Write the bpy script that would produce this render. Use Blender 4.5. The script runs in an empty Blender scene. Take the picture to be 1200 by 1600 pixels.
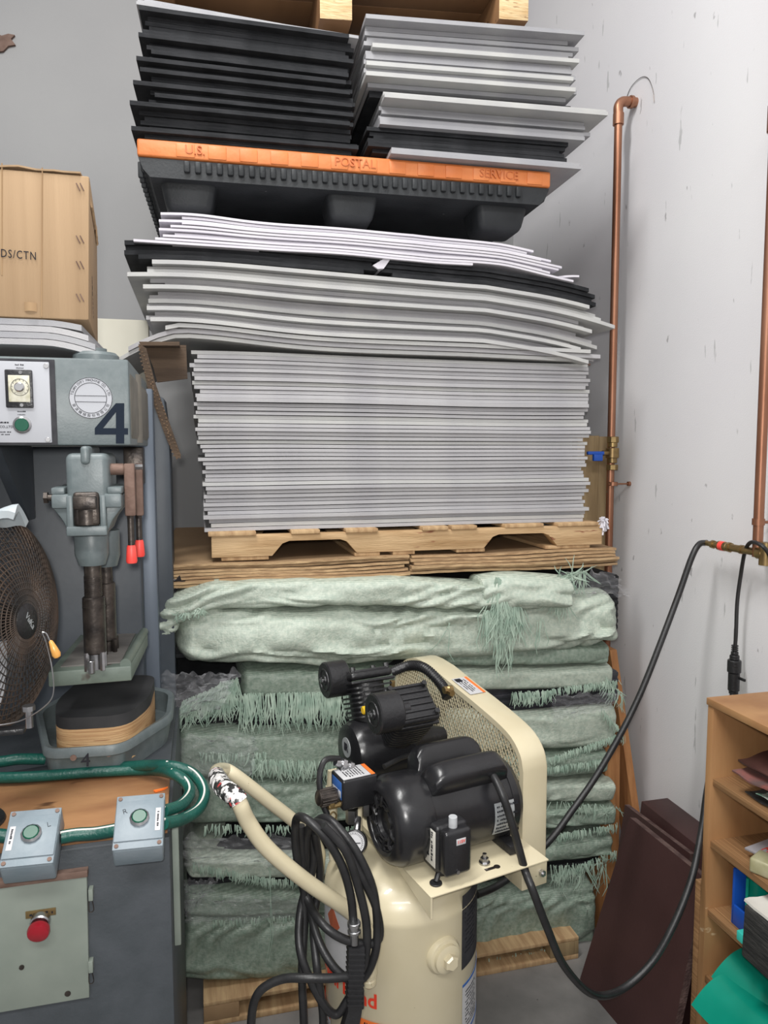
import bpy, bmesh, math, random
from mathutils import Vector, Matrix, noise
from math import sin, cos, pi, radians, tan
R = random.Random(7)
C = bpy.context.scene.collection
sc = bpy.context.scene

# ------------------------------------------------------------------ camera
F = 1150.0; YAW = radians(14.1); PIT = radians(5.0); CAM = Vector((0, 0, 1.65))
cd = bpy.data.cameras.new('camera'); cam = bpy.data.objects.new('camera', cd); C.objects.link(cam)
cd.sensor_fit = 'VERTICAL'; cd.sensor_height = 36; cd.lens = F/1600*36; cd.clip_start = .02
cam.location = CAM; cam.rotation_euler = (pi/2-PIT, 0, -YAW)
sc.camera = cam
# ------------------------------------------------------------------ world, lamps, exposure
w = bpy.data.worlds.new('world'); sc.world = w; w.use_nodes = True
w.node_tree.nodes['Background'].inputs[0].default_value = (.98, .98, 1, 1)
w.node_tree.nodes['Background'].inputs[1].default_value = .40
def area(name, loc, tgt, sx, sy, e, col=(1, 1, 1)):
    l = bpy.data.lights.new(name, 'AREA'); l.shape = 'RECTANGLE'; l.size = sx; l.size_y = sy; l.energy = e; l.color = col
    o = bpy.data.objects.new(name, l); C.objects.link(o); o.location = loc
    o.rotation_euler = (Vector(tgt)-Vector(loc)).to_track_quat('-Z', 'Y').to_euler()
area('ceiling_tube_light', (-.45, .95, 4.3), (-.1, 1.2, 0), .25, 1.6, 88, (1, .99, .97))
area('ceiling_tube_light_behind', (-.3, -1.6, 4.2), (.3, 2, 1.3), 2.4, .5, 78, (1, .99, .97))
fl = bpy.data.lights.new('camera_flash', 'AREA'); fl.size = .05; fl.energy = 15; fl.color = (1, .98, .95)
fo = bpy.data.objects.new('camera_flash', fl); C.objects.link(fo); fo.location = (-.02, -.03, 1.70); fo.rotation_euler = (pi/2-PIT, 0, -YAW)
vs = sc.view_settings; vs.view_transform = 'Standard'; vs.look = 'None'; vs.exposure = 0.0; vs.gamma = 1; vs.use_curve_mapping = False

# ------------------------------------------------------------------ photo ray helper
FW = Vector((sin(YAW)*cos(PIT), cos(YAW)*cos(PIT), -sin(PIT))); RT = Vector((cos(YAW), -sin(YAW), 0)); UP = RT.cross(FW)
def at(px, py, X=None, Y=None, Z=None, n=None, c=None):
    d = FW*F + RT*(px-600) - UP*(py-800)
    if X is not None: t = (X-CAM.x)/d.x
    elif Y is not None: t = (Y-CAM.y)/d.y
    elif Z is not None: t = (Z-CAM.z)/d.z
    else: t = (c-n.dot(CAM))/n.dot(d)
    return CAM + d*t
# compressor frame: u along the motor axle, v to the back
CA = radians(13); CT = Vector((.431, 1.558, 0)); CU = Vector((cos(CA), sin(CA), 0)); CV = Vector((-sin(CA), cos(CA), 0))
def toloc(p): q = p-CT; return Vector((q.dot(CU), q.dot(CV), q.z))
def lu(px, py, u): return toloc(at(px, py, n=CU, c=CU.dot(CT)+u))
def lv(px, py, v): return toloc(at(px, py, n=CV, c=CV.dot(CT)+v))
def lz(px, py, z): return toloc(at(px, py, Z=z))

# ------------------------------------------------------------------ materials
MATS = {}
def pm(name, c1, c2=None, scale=6, rough=.6, metal=0, bump=0, bscale=60, stretch=(1, 1, 1), lo=.35, hi=.65, detail=4,
       spots=None, alpha=1, coat=0, spec=.5, weave=None, sub=0, trans=0):
    m = bpy.data.materials.new(name); m.use_nodes = True; nt = m.node_tree; N = nt.nodes; L = nt.links
    b = N['Principled BSDF']; b.inputs['Roughness'].default_value = rough; b.inputs['Metallic'].default_value = metal
    b.inputs['Alpha'].default_value = alpha; b.inputs['Coat Weight'].default_value = coat
    b.inputs['Specular IOR Level'].default_value = spec; b.inputs['Transmission Weight'].default_value = trans
    tc = N.new('ShaderNodeTexCoord'); mp = N.new('ShaderNodeMapping'); mp.inputs['Scale'].default_value = stretch
    L.new(tc.outputs['Object'], mp.inputs[0])
    b.inputs['Base Color'].default_value = (*c1, 1); col = None
    if c2:
        n = N.new('ShaderNodeTexNoise'); n.inputs['Scale'].default_value = scale; n.inputs['Detail'].default_value = detail
        L.new(mp.outputs[0], n.inputs['Vector'])
        r = N.new('ShaderNodeValToRGB'); r.color_ramp.elements[0].position = lo; r.color_ramp.elements[1].position = hi
        r.color_ramp.elements[0].color = (*c1, 1); r.color_ramp.elements[1].color = (*c2, 1)
        L.new(n.outputs['Fac'], r.inputs[0]); col = r.outputs[0]
    for sp in (spots or []):
        sc_, th, cc, st = sp
        mp2 = N.new('ShaderNodeMapping'); mp2.inputs['Scale'].default_value = st; mp2.inputs['Location'].default_value = (th*7, 3.1, th*5)
        L.new(tc.outputs['Object'], mp2.inputs[0])
        n = N.new('ShaderNodeTexNoise'); n.inputs['Scale'].default_value = sc_; n.inputs['Detail'].default_value = 3
        L.new(mp2.outputs[0], n.inputs['Vector'])
        r = N.new('ShaderNodeValToRGB'); r.color_ramp.elements[0].position = th; r.color_ramp.elements[1].position = min(1, th+.03)
        L.new(n.outputs['Fac'], r.inputs[0])
        mx = N.new('ShaderNodeMix'); mx.data_type = 'RGBA'
        L.new(r.outputs[0], mx.inputs[0])
        if col: L.new(col, mx.inputs[6])
        else: mx.inputs[6].default_value = (*c1, 1)
        mx.inputs[7].default_value = (*cc, 1); col = mx.outputs[2]
    hs = []
    if weave:
        per, amt = weave
        for d in ('X', 'Z'):
            wv = N.new('ShaderNodeTexWave'); wv.bands_direction = d; wv.inputs['Scale'].default_value = per
            wv.inputs['Distortion'].default_value = 1.5; wv.inputs['Detail'].default_value = 1; wv.inputs['Detail Scale'].default_value = .6
            L.new(tc.outputs['Object'], wv.inputs['Vector']); hs.append(wv.outputs['Fac'])
        mu = N.new('ShaderNodeMath'); mu.operation = 'MULTIPLY'; L.new(hs[0], mu.inputs[0]); L.new(hs[1], mu.inputs[1])
        mx = N.new('ShaderNodeMix'); mx.data_type = 'RGBA'; mx.blend_type = 'MULTIPLY'; mx.inputs[0].default_value = amt
        L.new(col, mx.inputs[6]); rr = N.new('ShaderNodeValToRGB'); rr.color_ramp.elements[0].color = (.35, .35, .35, 1); rr.color_ramp.elements[1].position = .6
        L.new(mu.outputs[0], rr.inputs[0]); L.new(rr.outputs[0], mx.inputs[7]); col = mx.outputs[2]; hw = mu.outputs[0]
    if col: L.new(col, b.inputs['Base Color'])
    if bump:
        n = N.new('ShaderNodeTexNoise'); n.inputs['Scale'].default_value = bscale; n.inputs['Detail'].default_value = 3
        L.new(mp.outputs[0], n.inputs['Vector'])
        bp = N.new('ShaderNodeBump'); bp.inputs['Strength'].default_value = bump; bp.inputs['Distance'].default_value = .004
        L.new(n.outputs['Fac'], bp.inputs['Height']); L.new(bp.outputs[0], b.inputs['Normal'])
    MATS[name] = m; return m
WALL = pm('painted_wall', (.70, .69, .71), (.74, .735, .745), 1.2, .75, bump=.12, bscale=220,
          spots=[(5, .70, (.50, .50, .505), (9, 9, 1.6)), (26, .72, (.42, .41, .42), (1, 1, .5))])
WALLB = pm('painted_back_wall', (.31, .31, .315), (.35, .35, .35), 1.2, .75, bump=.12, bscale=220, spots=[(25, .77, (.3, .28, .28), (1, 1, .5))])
FLOOR = pm('concrete_floor', (.15, .145, .14), (.24, .23, .22), 5, .6, bump=.2, bscale=60, spots=[(30, .72, (.06, .055, .05), (1, 1, 1))])
GREY = pm('grey_foam', (.37, .365, .38), (.43, .425, .43), 9, .9, bump=.25, bscale=500)
GREYL = pm('light_grey_foam', (.41, .41, .41), (.47, .47, .455), 9, .9, bump=.25, bscale=500)
GREYU = pm('mid_grey_foam', (.30, .30, .32), (.35, .35, .36), 9, .9, bump=.25, bscale=500)
BLACKF = pm('black_foam', (.014, .015, .017), (.028, .029, .032), 20, .85, spec=.25, bump=.3, bscale=400, stretch=(1, 1, 4))
WHITEF = pm('white_foam', (.57, .55, .60), (.62, .60, .64), 8, .8, bump=.1, bscale=400)
PINE = pm('pallet_wood', (.40, .25, .12), (.58, .40, .22), 5, .75, bump=.4, bscale=30, stretch=(1, 1, 9), spots=[(7, .68, (.25, .10, .05), (1, 1, 5)), (3, .70, (.10, .08, .06), (3, 1, .3))])
PINEY = pm('pallet_board_wood', (.36, .22, .11), (.54, .37, .2), 6, .75, bump=.4, bscale=30, stretch=(9, 1, 2))
ENDG = pm('end_grain_wood', (.55, .37, .18), (.68, .52, .30), 22, .8, bump=.6, bscale=30, stretch=(1, 1, 6), spots=[(30, .66, (.33, .2, .1), (1, 1, 6))])
BROWNW = pm('brown_wood', (.16, .08, .035), (.24, .125, .055), 5, .6, bump=.25, bscale=30, stretch=(1, .3, 1), spots=[(18, .72, (.08, .04, .02), (1, 1, 1))])
POSTW = pm('old_post_wood', (.22, .15, .075), (.32, .23, .12), 6, .75, bump=.4, bscale=30, stretch=(8, 8, .6))
PLANKW = pm('orange_plank_wood', (.33, .14, .05), (.45, .21, .08), 6, .7, bump=.3, bscale=30, stretch=(8, 8, .6), spots=[(10, .7, (.1, .05, .02), (1, 1, 1))])
PLY = pm('plywood_top', (.22, .10, .045), (.36, .19, .085), 5, .5, bump=.15, bscale=40, stretch=(1, 2.5, 1), spots=[(7, .62, (.10, .045, .02), (1, 2, 1))])
SHELFW = pm('shelf_plywood', (.30, .145, .058), (.42, .23, .10), 4, .55, bump=.2, bscale=30, stretch=(2, 2, .5), spots=[(14, .72, (.6, .42, .25), (1, 1, 2))])
SHELFE = pm('shelf_plywood_edge', (.20, .10, .04), (.36, .20, .09), 4, .6, bump=.3, bscale=60, stretch=(60, .5, 60))
BLOCKW = pm('laminated_wood_block', (.34, .19, .085), (.52, .34, .17), 8, .6, bump=.4, bscale=25, stretch=(1, 1, 22), spots=[(9, .62, (.25, .12, .05), (1, 1, 14))])
CARD = pm('cardboard', (.28, .175, .09), (.38, .25, .135), 2, .85, bump=.1, bscale=40, stretch=(3, 1, .6))
CARDB = pm('carton_cardboard', (.33, .22, .125), (.39, .265, .155), 3, .85, bump=.2, bscale=30, stretch=(12, 2, .3))
CARDE = pm('cardboard_edge', (.30, .19, .10), (.48, .33, .18), 40, .85, bump=.6, bscale=70, stretch=(.6, 1, 3))
CARDD = pm('dark_corrugated_card', (.055, .035, .022), (.10, .065, .04), 5, .85, bump=.4, bscale=50, stretch=(1, 1, 5))
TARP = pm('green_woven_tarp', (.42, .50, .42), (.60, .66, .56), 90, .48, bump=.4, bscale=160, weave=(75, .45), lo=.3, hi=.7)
TARPD = pm('dark_green_tarp_with_shade', (.22, .30, .235), (.38, .45, .375), 90, .48, bump=.4, bscale=160, weave=(75, .5), lo=.3, hi=.7)  # darker cloth, with the shade on the lower bundles also put into its colour
FRG = pm('green_plastic_fringe', (.24, .34, .27), (.40, .50, .41), 30, .5)
FILM = pm('clear_plastic_film', (.62, .62, .65), None, rough=.22, bump=.35, bscale=14, alpha=.26, spec=.9)
nt = FILM.node_tree; b_ = nt.nodes['Principled BSDF']; b_.inputs['Alpha'].default_value = 1
lw = nt.nodes.new('ShaderNodeLayerWeight'); lw.inputs[0].default_value = .35; pw = nt.nodes.new('ShaderNodeMath'); pw.operation = 'POWER'; pw.inputs[1].default_value = 2.2
ma = nt.nodes.new('ShaderNodeMath'); ma.operation = 'MULTIPLY_ADD'; ma.inputs[1].default_value = .75; ma.inputs[2].default_value = .10; ma.use_clamp = True
tr_ = nt.nodes.new('ShaderNodeBsdfTransparent'); mxs = nt.nodes.new('ShaderNodeMixShader')
nt.links.new(lw.outputs['Facing'], pw.inputs[0]); nt.links.new(pw.outputs[0], ma.inputs[0]); nt.links.new(ma.outputs[0], mxs.inputs[0])
nt.links.new(tr_.outputs[0], mxs.inputs[1]); nt.links.new(b_.outputs[0], mxs.inputs[2]); nt.links.new(mxs.outputs[0], nt.nodes['Material Output'].inputs[0])
BAG = pm('black_plastic_bag', (.02, .02, .024), (.04, .04, .05), 8, .22, bump=.9, bscale=30)
BPL = pm('black_pallet_plastic', (.016, .018, .02), (.03, .033, .036), 9, .5, spec=.3, bump=.2, bscale=150, spots=[(40, .76, (.2, .2, .2), (1, 1, 1))])
ORG = pm('orange_pallet_plastic', (.60, .165, .038), (.68, .22, .065), 10, .5, bump=.25, bscale=60, stretch=(1, 1, 1), spots=[(12, .74, (.6, .2, .08), (1, 1, 1))])
ORGD = pm('embossed_orange_letters', (.52, .135, .032), None, rough=.5)
CREAM = pm('cream_enamel', (.60, .53, .36), (.64, .57, .40), 8, .33, bump=.03, bscale=90, spots=[(55, .765, (.16, .11, .06), (1, 1, 1))], coat=.3)
BLK = pm('black_enamel', (.010, .010, .011), (.018, .018, .02), 8, .27, bump=.05, bscale=120, spots=[(45, .785, (.5, .5, .5), (1, 1, 1))])
BLKM = pm('black_cast_metal', (.012, .012, .013), (.02, .02, .022), 8, .38, bump=.3, bscale=150)
RUB = pm('black_rubber', (.012, .012, .013), (.02, .02, .021), 30, .42, bump=.1, bscale=200)
TYRE = pm('tyre_rubber', (.02, .018, .016), (.045, .04, .035), 30, .9, bump=.8, bscale=120)
COP = pm('copper', (.27, .12, .07), (.40, .20, .125), 5, .42, .8, bump=.1, bscale=60, stretch=(1, 1, .5), spots=[(16, .70, (.12, .25, .19), (1, 1, .7)), (9, .66, (.2, .09, .06), (1, 1, .3))])
BRASS = pm('brass', (.38, .27, .12), (.25, .17, .08), 30, .4, .9)
STEEL = pm('steel', (.55, .55, .56), (.35, .35, .36), 30, .3, 1)
STEELD = pm('dark_oily_steel', (.035, .03, .028), (.09, .075, .065), 40, .38, .7, bump=.2, bscale=90)
HAM = pm('grey_hammered_paint', (.105, .13, .135), (.13, .155, .16), 60, .42, bump=.06, bscale=260, spots=[(60, .76, (.35, .37, .37), (1, 1, 1))])
COLP = pm('dark_blue_grey_paint', (.034, .043, .055), (.052, .063, .076), 7, .45, bump=.06, bscale=60, spots=[(20, .76, (.28, .28, .28), (1, 1, 1))])
CABP = pm('cabinet_grey_paint', (.045, .053, .060), (.058, .066, .075), 20, .5, bump=.15, bscale=120, spots=[(25, .75, (.04, .04, .045), (1, 1, 1))])
CABG = pm('sage_door_paint', (.19, .22, .19), (.23, .26, .225), 10, .5, spots=[(28, .735, (.08, .08, .07), (1, 1, 1))])
BOXP = pm('box_blue_grey_paint', (.17, .215, .245), (.21, .25, .28), 20, .42, bump=.1, bscale=100, spots=[(35, .76, (.1, .1, .1), (1, 1, 1))])
PANW = pm('white_panel', (.38, .39, .42), (.41, .42, .45), 6, .5, spec=.2)
BTNG = pm('green_button_plastic', (.0, .075, .04), None, rough=.35)
BTNR = pm('red_button_plastic', (.30, .01, .02), None, rough=.3)
REDG = pm('red_rubber_grip', (.85, .05, .04), (.9, .1, .08), 20, .45)
RUST = pm('rusty_brown_metal', (.14, .085, .065), (.22, .145, .115), 25, .7, .3, bump=.3, bscale=90)
PLATE = pm('green_painted_plate', (.10, .13, .11), (.15, .185, .155), 12, .5, bump=.2, bscale=60, spots=[(14, .66, (.07, .06, .05), (1, 1, 1))])
PLATET = pm('oily_plate_top', (.09, .085, .08), (.20, .19, .175), 7, .55, stretch=(1, 2, 1), bump=.3, bscale=30)
RUBT = pm('dusty_black_mat', (.018, .019, .021), (.045, .046, .048), 7, .7, spec=.3)
FANC = pm('dusty_fan_cage', (.018, .015, .013), (.08, .052, .036), 12, .7)
FANB = pm('fan_blade_plastic', (.45, .46, .48), None, rough=.4)
MAROON = pm('maroon_board', (.048, .020, .019), (.062, .027, .026), 4, .55, bump=.12, bscale=90, spots=[(20, .77, (.16, .10, .09), (1, 1, 1))])
MAROE = pm('maroon_board_edge', (.06, .03, .028), (.13, .08, .07), 30, .9, bump=1, bscale=120)
GHOSE = pm('green_hose_rubber', (.002, .05, .04), (.008, .09, .068), 12, .4, bump=.3, bscale=150, spots=[(12, .66, (.05, .05, .045), (1, 1, 1))])
INK = pm('black_ink', (.02, .02, .025), None, rough=.8, spec=.15)
INKB = pm('dark_blue_paint', (.012, .018, .03), None, rough=.8, spec=.15)
INKR = pm('red_ink', (.75, .05, .02), None, rough=.5)
WLAB = pm('white_label', (.52, .52, .53), (.48, .48, .49), 40, .6, spec=.2)
OLAB = pm('orange_label', (.85, .18, .03), None, rough=.5)
BLAB = pm('blue_label', (.03, .12, .40), None, rough=.5)
DLAB = pm('dark_label', (.03, .03, .035), (.05, .05, .055), 30, .7, spec=.2)
SLAB = pm('silver_nameplate', (.30, .32, .33), (.42, .44, .45), 40, .4, .3)
CLEARP = pm('clear_plastic_cap', (.7, .72, .74), None, rough=.2, alpha=.6)
YEL = pm('yellow_plastic', (.8, .5, .02), None, rough=.4)
AMBER = pm('amber_wood_knob', (.62, .30, .07), None, rough=.3)
TEAL = pm('teal_vinyl', (.0, .22, .15), (.01, .32, .225), 4, .22, bump=.2, bscale=8)
BLUEP = pm('blue_plastic', (.01, .08, .42), None, rough=.4)
WAX = pm('translucent_wax', (.33, .31, .17), (.44, .42, .28), 20, .35)
CHAR = pm('charred_black_board', (.012, .012, .013), (.05, .048, .045), 20, .8, bump=1, bscale=60, stretch=(1, 1, 8))
PAPER = pm('old_paper', (.62, .60, .54), (.7, .68, .63), 12, .7)
LEATH = pm('brown_leather_scrap', (.05, .022, .02), (.10, .045, .038), 10, .4)
PINKP = pm('pink_print_paper', (.28, .10, .085), (.14, .09, .085), 30, .5)
GREENC = pm('green_printed_cloth', (.10, .30, .2), (.55, .62, .56), 60, .6, lo=.45, hi=.55)
CREAMB = pm('pale_beige_board', (.50, .48, .40), (.56, .54, .46), 5, .7)
RUSTT = TYRE

# ------------------------------------------------------------------ mesh builder
def catmull(pts, k, closed=False):
    P = [Vector(p) for p in pts]; n = len(P); out = []
    if k <= 1 or n < 3: return P
    segs = n if closed else n-1
    for i in range(segs):
        p1, p2 = P[i], P[(i+1) % n]
        p0 = P[i-1] if (i > 0 or closed) else p1*2-p2
        p3 = P[(i+2) % n] if (i+2 < n or closed) else p2*2-p1
        for j in range(k):
            t = j/k; t2 = t*t; t3 = t2*t
            out.append(.5*((2*p1)+(p2-p0)*t+(2*p0-5*p1+4*p2-p3)*t2+(3*p1-p0-3*p2+p3)*t3))
    if not closed: out.append(P[-1])
    return out
class MB:
    def __init__(s): s.v = []; s.f = []; s.m = []
    def add(s, v, f, mi=0, M=None):
        b = len(s.v)
        s.v += [(M @ Vector(p)) if M else Vector(p) for p in v]; s.f += [[b+i for i in q] for q in f]; s.m += [mi]*len(f); return s
    def bm(s, bm, mi=0, M=None):
        bm.verts.index_update(); s.add([v.co.copy() for v in bm.verts], [[v.index for v in f.verts] for f in bm.faces], mi, M); bm.free(); return s
    def box(s, x0, x1, y0, y1, z0, z1, b=.002, mi=0, M=None, seg=2):
        m = bmesh.new(); bmesh.ops.create_cube(m, size=1)
        for v in m.verts: v.co = Vector(((x0+x1)/2+v.co.x*(x1-x0), (y0+y1)/2+v.co.y*(y1-y0), (z0+z1)/2+v.co.z*(z1-z0)))
        b = min(b, .49*min(abs(x1-x0), abs(y1-y0), abs(z1-z0)))
        if b > 0: bmesh.ops.bevel(m, geom=m.edges[:], offset=b, segments=seg, affect='EDGES', profile=.5)
        return s.bm(m, mi, M)
    def lathe(s, prof, p0=(0, 0, 0), ax=(0, 0, 1), n=24, mi=0, a0=0, a1=2*pi, M=None):
        ax = Vector(ax).normalized(); p0 = Vector(p0); e = Vector((1, 0, 0)) if abs(ax.x) < .9 else Vector((0, 0, 1))
        e1 = ax.cross(e).normalized(); e2 = ax.cross(e1); full = abs(a1-a0-2*pi) < 1e-6; k = n if full else n+1
        v = []; f = []
        for r, t in prof:
            for i in range(k):
                a = a0+(a1-a0)*i/n; v.append(p0+ax*t+(e1*cos(a)+e2*sin(a))*max(r, 1e-5))
        for j in range(len(prof)-1):
            for i in range(n):
                i2 = (i+1) % k if full else i+1
                f.append([j*k+i, j*k+i2, (j+1)*k+i2, (j+1)*k+i])
        if full and prof[0] != prof[-1]:
            if prof[0][0] > 1e-4: f.append(list(range(k))[::-1])
            if prof[-1][0] > 1e-4: f.append([(len(prof)-1)*k+i for i in range(k)])
        return s.add(v, f, mi, M)
    def cyl(s, p0, p1, r, r1=None, n=20, mi=0, b=0, M=None):
        p0 = Vector(p0); p1 = Vector(p1); h = (p1-p0).length; r1 = r if r1 is None else r1
        pr = [(r-b, 0), (r, b), (r1, h-b), (r1-b, h)] if b else [(r, 0), (r1, h)]
        return s.lathe(pr, p0, p1-p0, n, mi, M=M)
    def tube(s, pts, r, n=8, k=6, closed=False, mi=0, M=None, flat=1):
        P = catmull(pts, k, closed); m = len(P); v = []; f = []
        t = [(P[(i+1) % m if closed else min(i+1, m-1)]-P[i-1 if (i or closed) else 0]).normalized() for i in range(m)]
        e = Vector((0, 0, 1)); 
        if abs(t[0].dot(e)) > .9: e = Vector((1, 0, 0))
        e = (e-t[0]*e.dot(t[0])).normalized()
        for i in range(m):
            e = (e-t[i]*e.dot(t[i])).normalized(); g = t[i].cross(e); rr = r(i/(m-1)) if callable(r) else r
            for j in range(n): a = 2*pi*j/n; v.append(P[i]+(e*cos(a)+g*sin(a)*flat)*rr)
        for i in range(m if closed else m-1):
            i2 = (i+1) % m
            for j in range(n): f.append([i*n+j, i*n+(j+1) % n, i2*n+(j+1) % n, i2*n+j])
        if not closed: f.append(list(range(n))[::-1]); f.append([(m-1)*n+j for j in range(n)])
        return s.add(v, f, mi, M)
    def prism(s, poly, c0, c1, fn=None, mi=0, b=0, M=None):
        fn = fn or (lambda a, bb, c: (a, bb, c)); n = len(poly); m = bmesh.new()
        A = [m.verts.new(fn(p[0], p[1], c0)) for p in poly]; B = [m.verts.new(fn(p[0], p[1], c1)) for p in poly]
        m.faces.new(A[::-1]); m.faces.new(B)
        for i in range(n): m.faces.new([A[i], A[(i+1) % n], B[(i+1) % n], B[i]])
        bmesh.ops.recalc_face_normals(m, faces=m.faces[:])
        if b: bmesh.ops.bevel(m, geom=m.edges[:], offset=b, segments=2, affect='EDGES', profile=.5)
        bmesh.ops.triangulate(m, faces=[q for q in m.faces if len(q.verts) > 4])
        return s.bm(m, mi, M)
    def grid(s, fn, nu, nv, th=0, mi=0):
        v = [Vector(fn(i/nu, j/nv)) for j in range(nv+1) for i in range(nu+1)]; w_ = nu+1
        f = [[j*w_+i, j*w_+i+1, (j+1)*w_+i+1, (j+1)*w_+i] for j in range(nv) for i in range(nu)]
        if th:
            o = len(v); nn = []
            for j in range(nv+1):
                for i in range(nu+1):
                    a = v[j*w_+min(i+1, nu)]-v[j*w_+max(i-1, 0)]; c = v[min(j+1, nv)*w_+i]-v[max(j-1, 0)*w_+i]
                    nn.append(a.cross(c).normalized())
            v = v+[v[i]+nn[i]*th for i in range(o)]
            f = [q[::-1] for q in f]+[[q[0]+o, q[1]+o, q[2]+o, q[3]+o] for q in f]
            bd = [i for i in range(w_)]+[j*w_+nu for j in range(1, nv+1)]+[nv*w_+i for i in range(nu-1, -1, -1)]+[j*w_ for j in range(nv-1, 0, -1)]
            for q in range(len(bd)):
                a, c = bd[q], bd[(q+1) % len(bd)]; f.append([a, c, c+o, a+o])
        return s.add(v, f, mi)
    def build(s, name, mat, parent=None, local=False, label=None, angle=35, **kw):
        me = bpy.data.meshes.new(name); vv = s.v; off = Vector((0, 0, 0))
        if parent is None:
            xs = [p.x for p in vv]; ys = [p.y for p in vv]; zs = [p.z for p in vv]
            off = Vector(((min(xs)+max(xs))/2, (min(ys)+max(ys))/2, min(zs))); vv = [p-off for p in vv]
        me.from_pydata([tuple(p) for p in vv], [], s.f)
        for mm in (mat if isinstance(mat, (list, tuple)) else [mat]): me.materials.append(mm)
        me.polygons.foreach_set('material_index', s.m)
        me.polygons.foreach_set('use_smooth', [True]*len(s.f)); me.update()
        try: me.set_sharp_from_angle(angle=radians(angle))
        except Exception: pass
        o = bpy.data.objects.new(name, me); C.objects.link(o); o.location = off
        if parent is not None:
            o.parent = parent
            if not local:
                o.matrix_parent_inverse = wmat(parent).inverted()
        if label: o['label'] = label
        for k_, q in kw.items(): o[k_] = q
        return o
def wmat(o):
    m = Matrix.LocRotScale(o.location, o.rotation_euler, o.scale)
    return (wmat(o.parent) @ o.matrix_parent_inverse @ m) if o.parent else m
def thing(name, label, cat, loc=(0, 0, 0), rz=0, group=None):
    o = bpy.data.objects.new(name, None); C.objects.link(o); o.location = loc; o.rotation_euler = (0, 0, rz); o.empty_display_size = .05
    o['label'] = label; o['category'] = cat
    if group: o['group'] = group
    return o
def tag(o, label, cat, group=None):
    o['label'] = label; o['category'] = cat
    if group: o['group'] = group
    return o
def textmb(s, size, M, ext=.0006, bend=None, bold=0, align='CENTER', sx=1, mb=None, space=1):
    """text in the XY plane of M, facing +Z of M"""
    cu = bpy.data.curves.new('t', 'FONT'); cu.body = s; cu.size = size; cu.extrude = ext; cu.align_x = align; cu.align_y = 'CENTER'; cu.offset = bold; cu.space_character = space
    cu.resolution_u = 3
    o = bpy.data.objects.new('t', cu); C.objects.link(o)
    me = bpy.data.meshes.new_from_object(o.evaluated_get(bpy.context.evaluated_depsgraph_get()))
    mb = mb or MB(); vs_ = [Vector((v.co.x*sx, v.co.y, v.co.z)) for v in me.vertices]
    if bend: vs_ = [bend(p) for p in vs_]
    mb.add([M @ p for p in vs_] if M else vs_, [list(p.vertices) for p in me.polygons])
    bpy.data.objects.remove(o); bpy.data.meshes.remove(me); bpy.data.curves.remove(cu); return mb
def frame(o, x, y):   # matrix from origin and in-plane x and y directions
    x = Vector(x).normalized(); y = Vector(y); y = (y-x*y.dot(x)).normalized(); z = x.cross(y)
    return Matrix(((x.x, y.x, z.x, o[0]), (x.y, y.y, z.y, o[1]), (x.z, y.z, z.z, o[2]), (0, 0, 0, 1)))
def rpoly(P_, r_, n=5):
    out = []; N_ = len(P_)
    for i in range(N_):
        p0, p1, p2 = Vector(P_[i-1]), Vector(P_[i]), Vector(P_[(i+1) % N_]); d0 = (p0-p1).normalized(); d1 = (p2-p1).normalized(); a = p1+d0*min(r_, (p0-p1).length*.45); b_ = p1+d1*min(r_, (p2-p1).length*.45)
        for k_ in range(n+1): t = k_/n; out.append(tuple(a*(1-t)**2+p1*2*t*(1-t)+b_*t*t))
    return out
def fr_front(o): return frame(o, (1, 0, 0), (0, 0, 1))   # faces -Y
def scrib(w_, rows, M=None, size=.004, gap=1.8, bend=None, seed=1):
    """illegible fine print: rows of tiny strokes, centred on the origin of M"""
    q = random.Random(seed); mb = MB(); h_ = size*gap
    for j in range(rows):
        y = (rows-1)*h_/2-j*h_; x = -w_/2; end = w_/2*q.uniform(.55, 1)
        while x < end:
            l = q.uniform(.35, .9)*size
            if q.random() < .84:
                hh = size*q.uniform(.55, .9); p = [Vector((x, y-size*.4, 0)), Vector((x+l*.8, y-size*.4, 0)), Vector((x+l*.8, y-size*.4+hh, 0)), Vector((x, y-size*.4+hh, 0))]
                p2 = [a+Vector((0, 0, .0002)) for a in p]; P8 = p+p2
                if bend: P8 = [bend(a) for a in P8]
                if M: P8 = [M @ a for a in P8]
                t_ = q.choice((0, 1)); F_ = [[4, 5, 6, 7], [0, 1, 5, 4], [1, 2, 6, 5], [2, 3, 7, 6], [3, 0, 4, 7]]
                mb.add(P8, F_)
            x += l*1.1
    return mb
def nz(x, y, z): return noise.noise(Vector((x, y, z)))

# ================================================================== SETTING
def struct(mb, name, mat): o = mb.build(name, mat); o['kind'] = 'structure'; return o
struct(MB().box(-2.5, 1.5, -2.5, 3.4, -.1, 0, 0), 'floor', FLOOR)
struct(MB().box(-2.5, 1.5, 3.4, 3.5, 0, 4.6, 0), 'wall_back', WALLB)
struct(MB().box(1.5, 1.6, -2.5, 3.5, 0, 4.6, 0), 'wall_right', WALL)
# torn patch on the back wall
tp = MB(); pts = [at(x, y, Y=3.4) for x, y in [(-12, 52), (4, 58), (14, 55), (24, 57), (18, 63), (25, 72), (14, 74), (6, 82), (-10, 84)]]
tp.prism([(p.x, p.z) for p in pts], 3.388, 3.4, lambda a, b, c: (a, c, b))
tag(tp.build('torn_wall_paper', RUST), 'small dark torn flake at the upper left on the back wall', 'torn patch')
# pencil arc and hairs on the right wall
m = MB(); m.tube([at(x, y, X=1.497) for x, y in [(975, 165), (985, 138), (1000, 122), (1012, 122), (1020, 140), (1022, 160)]], .0012, 4, 6)
tag(m.build('wall_wire', STEELD), 'thin dark wire arcing on the right wall above the copper pipe elbow', 'wire')

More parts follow.
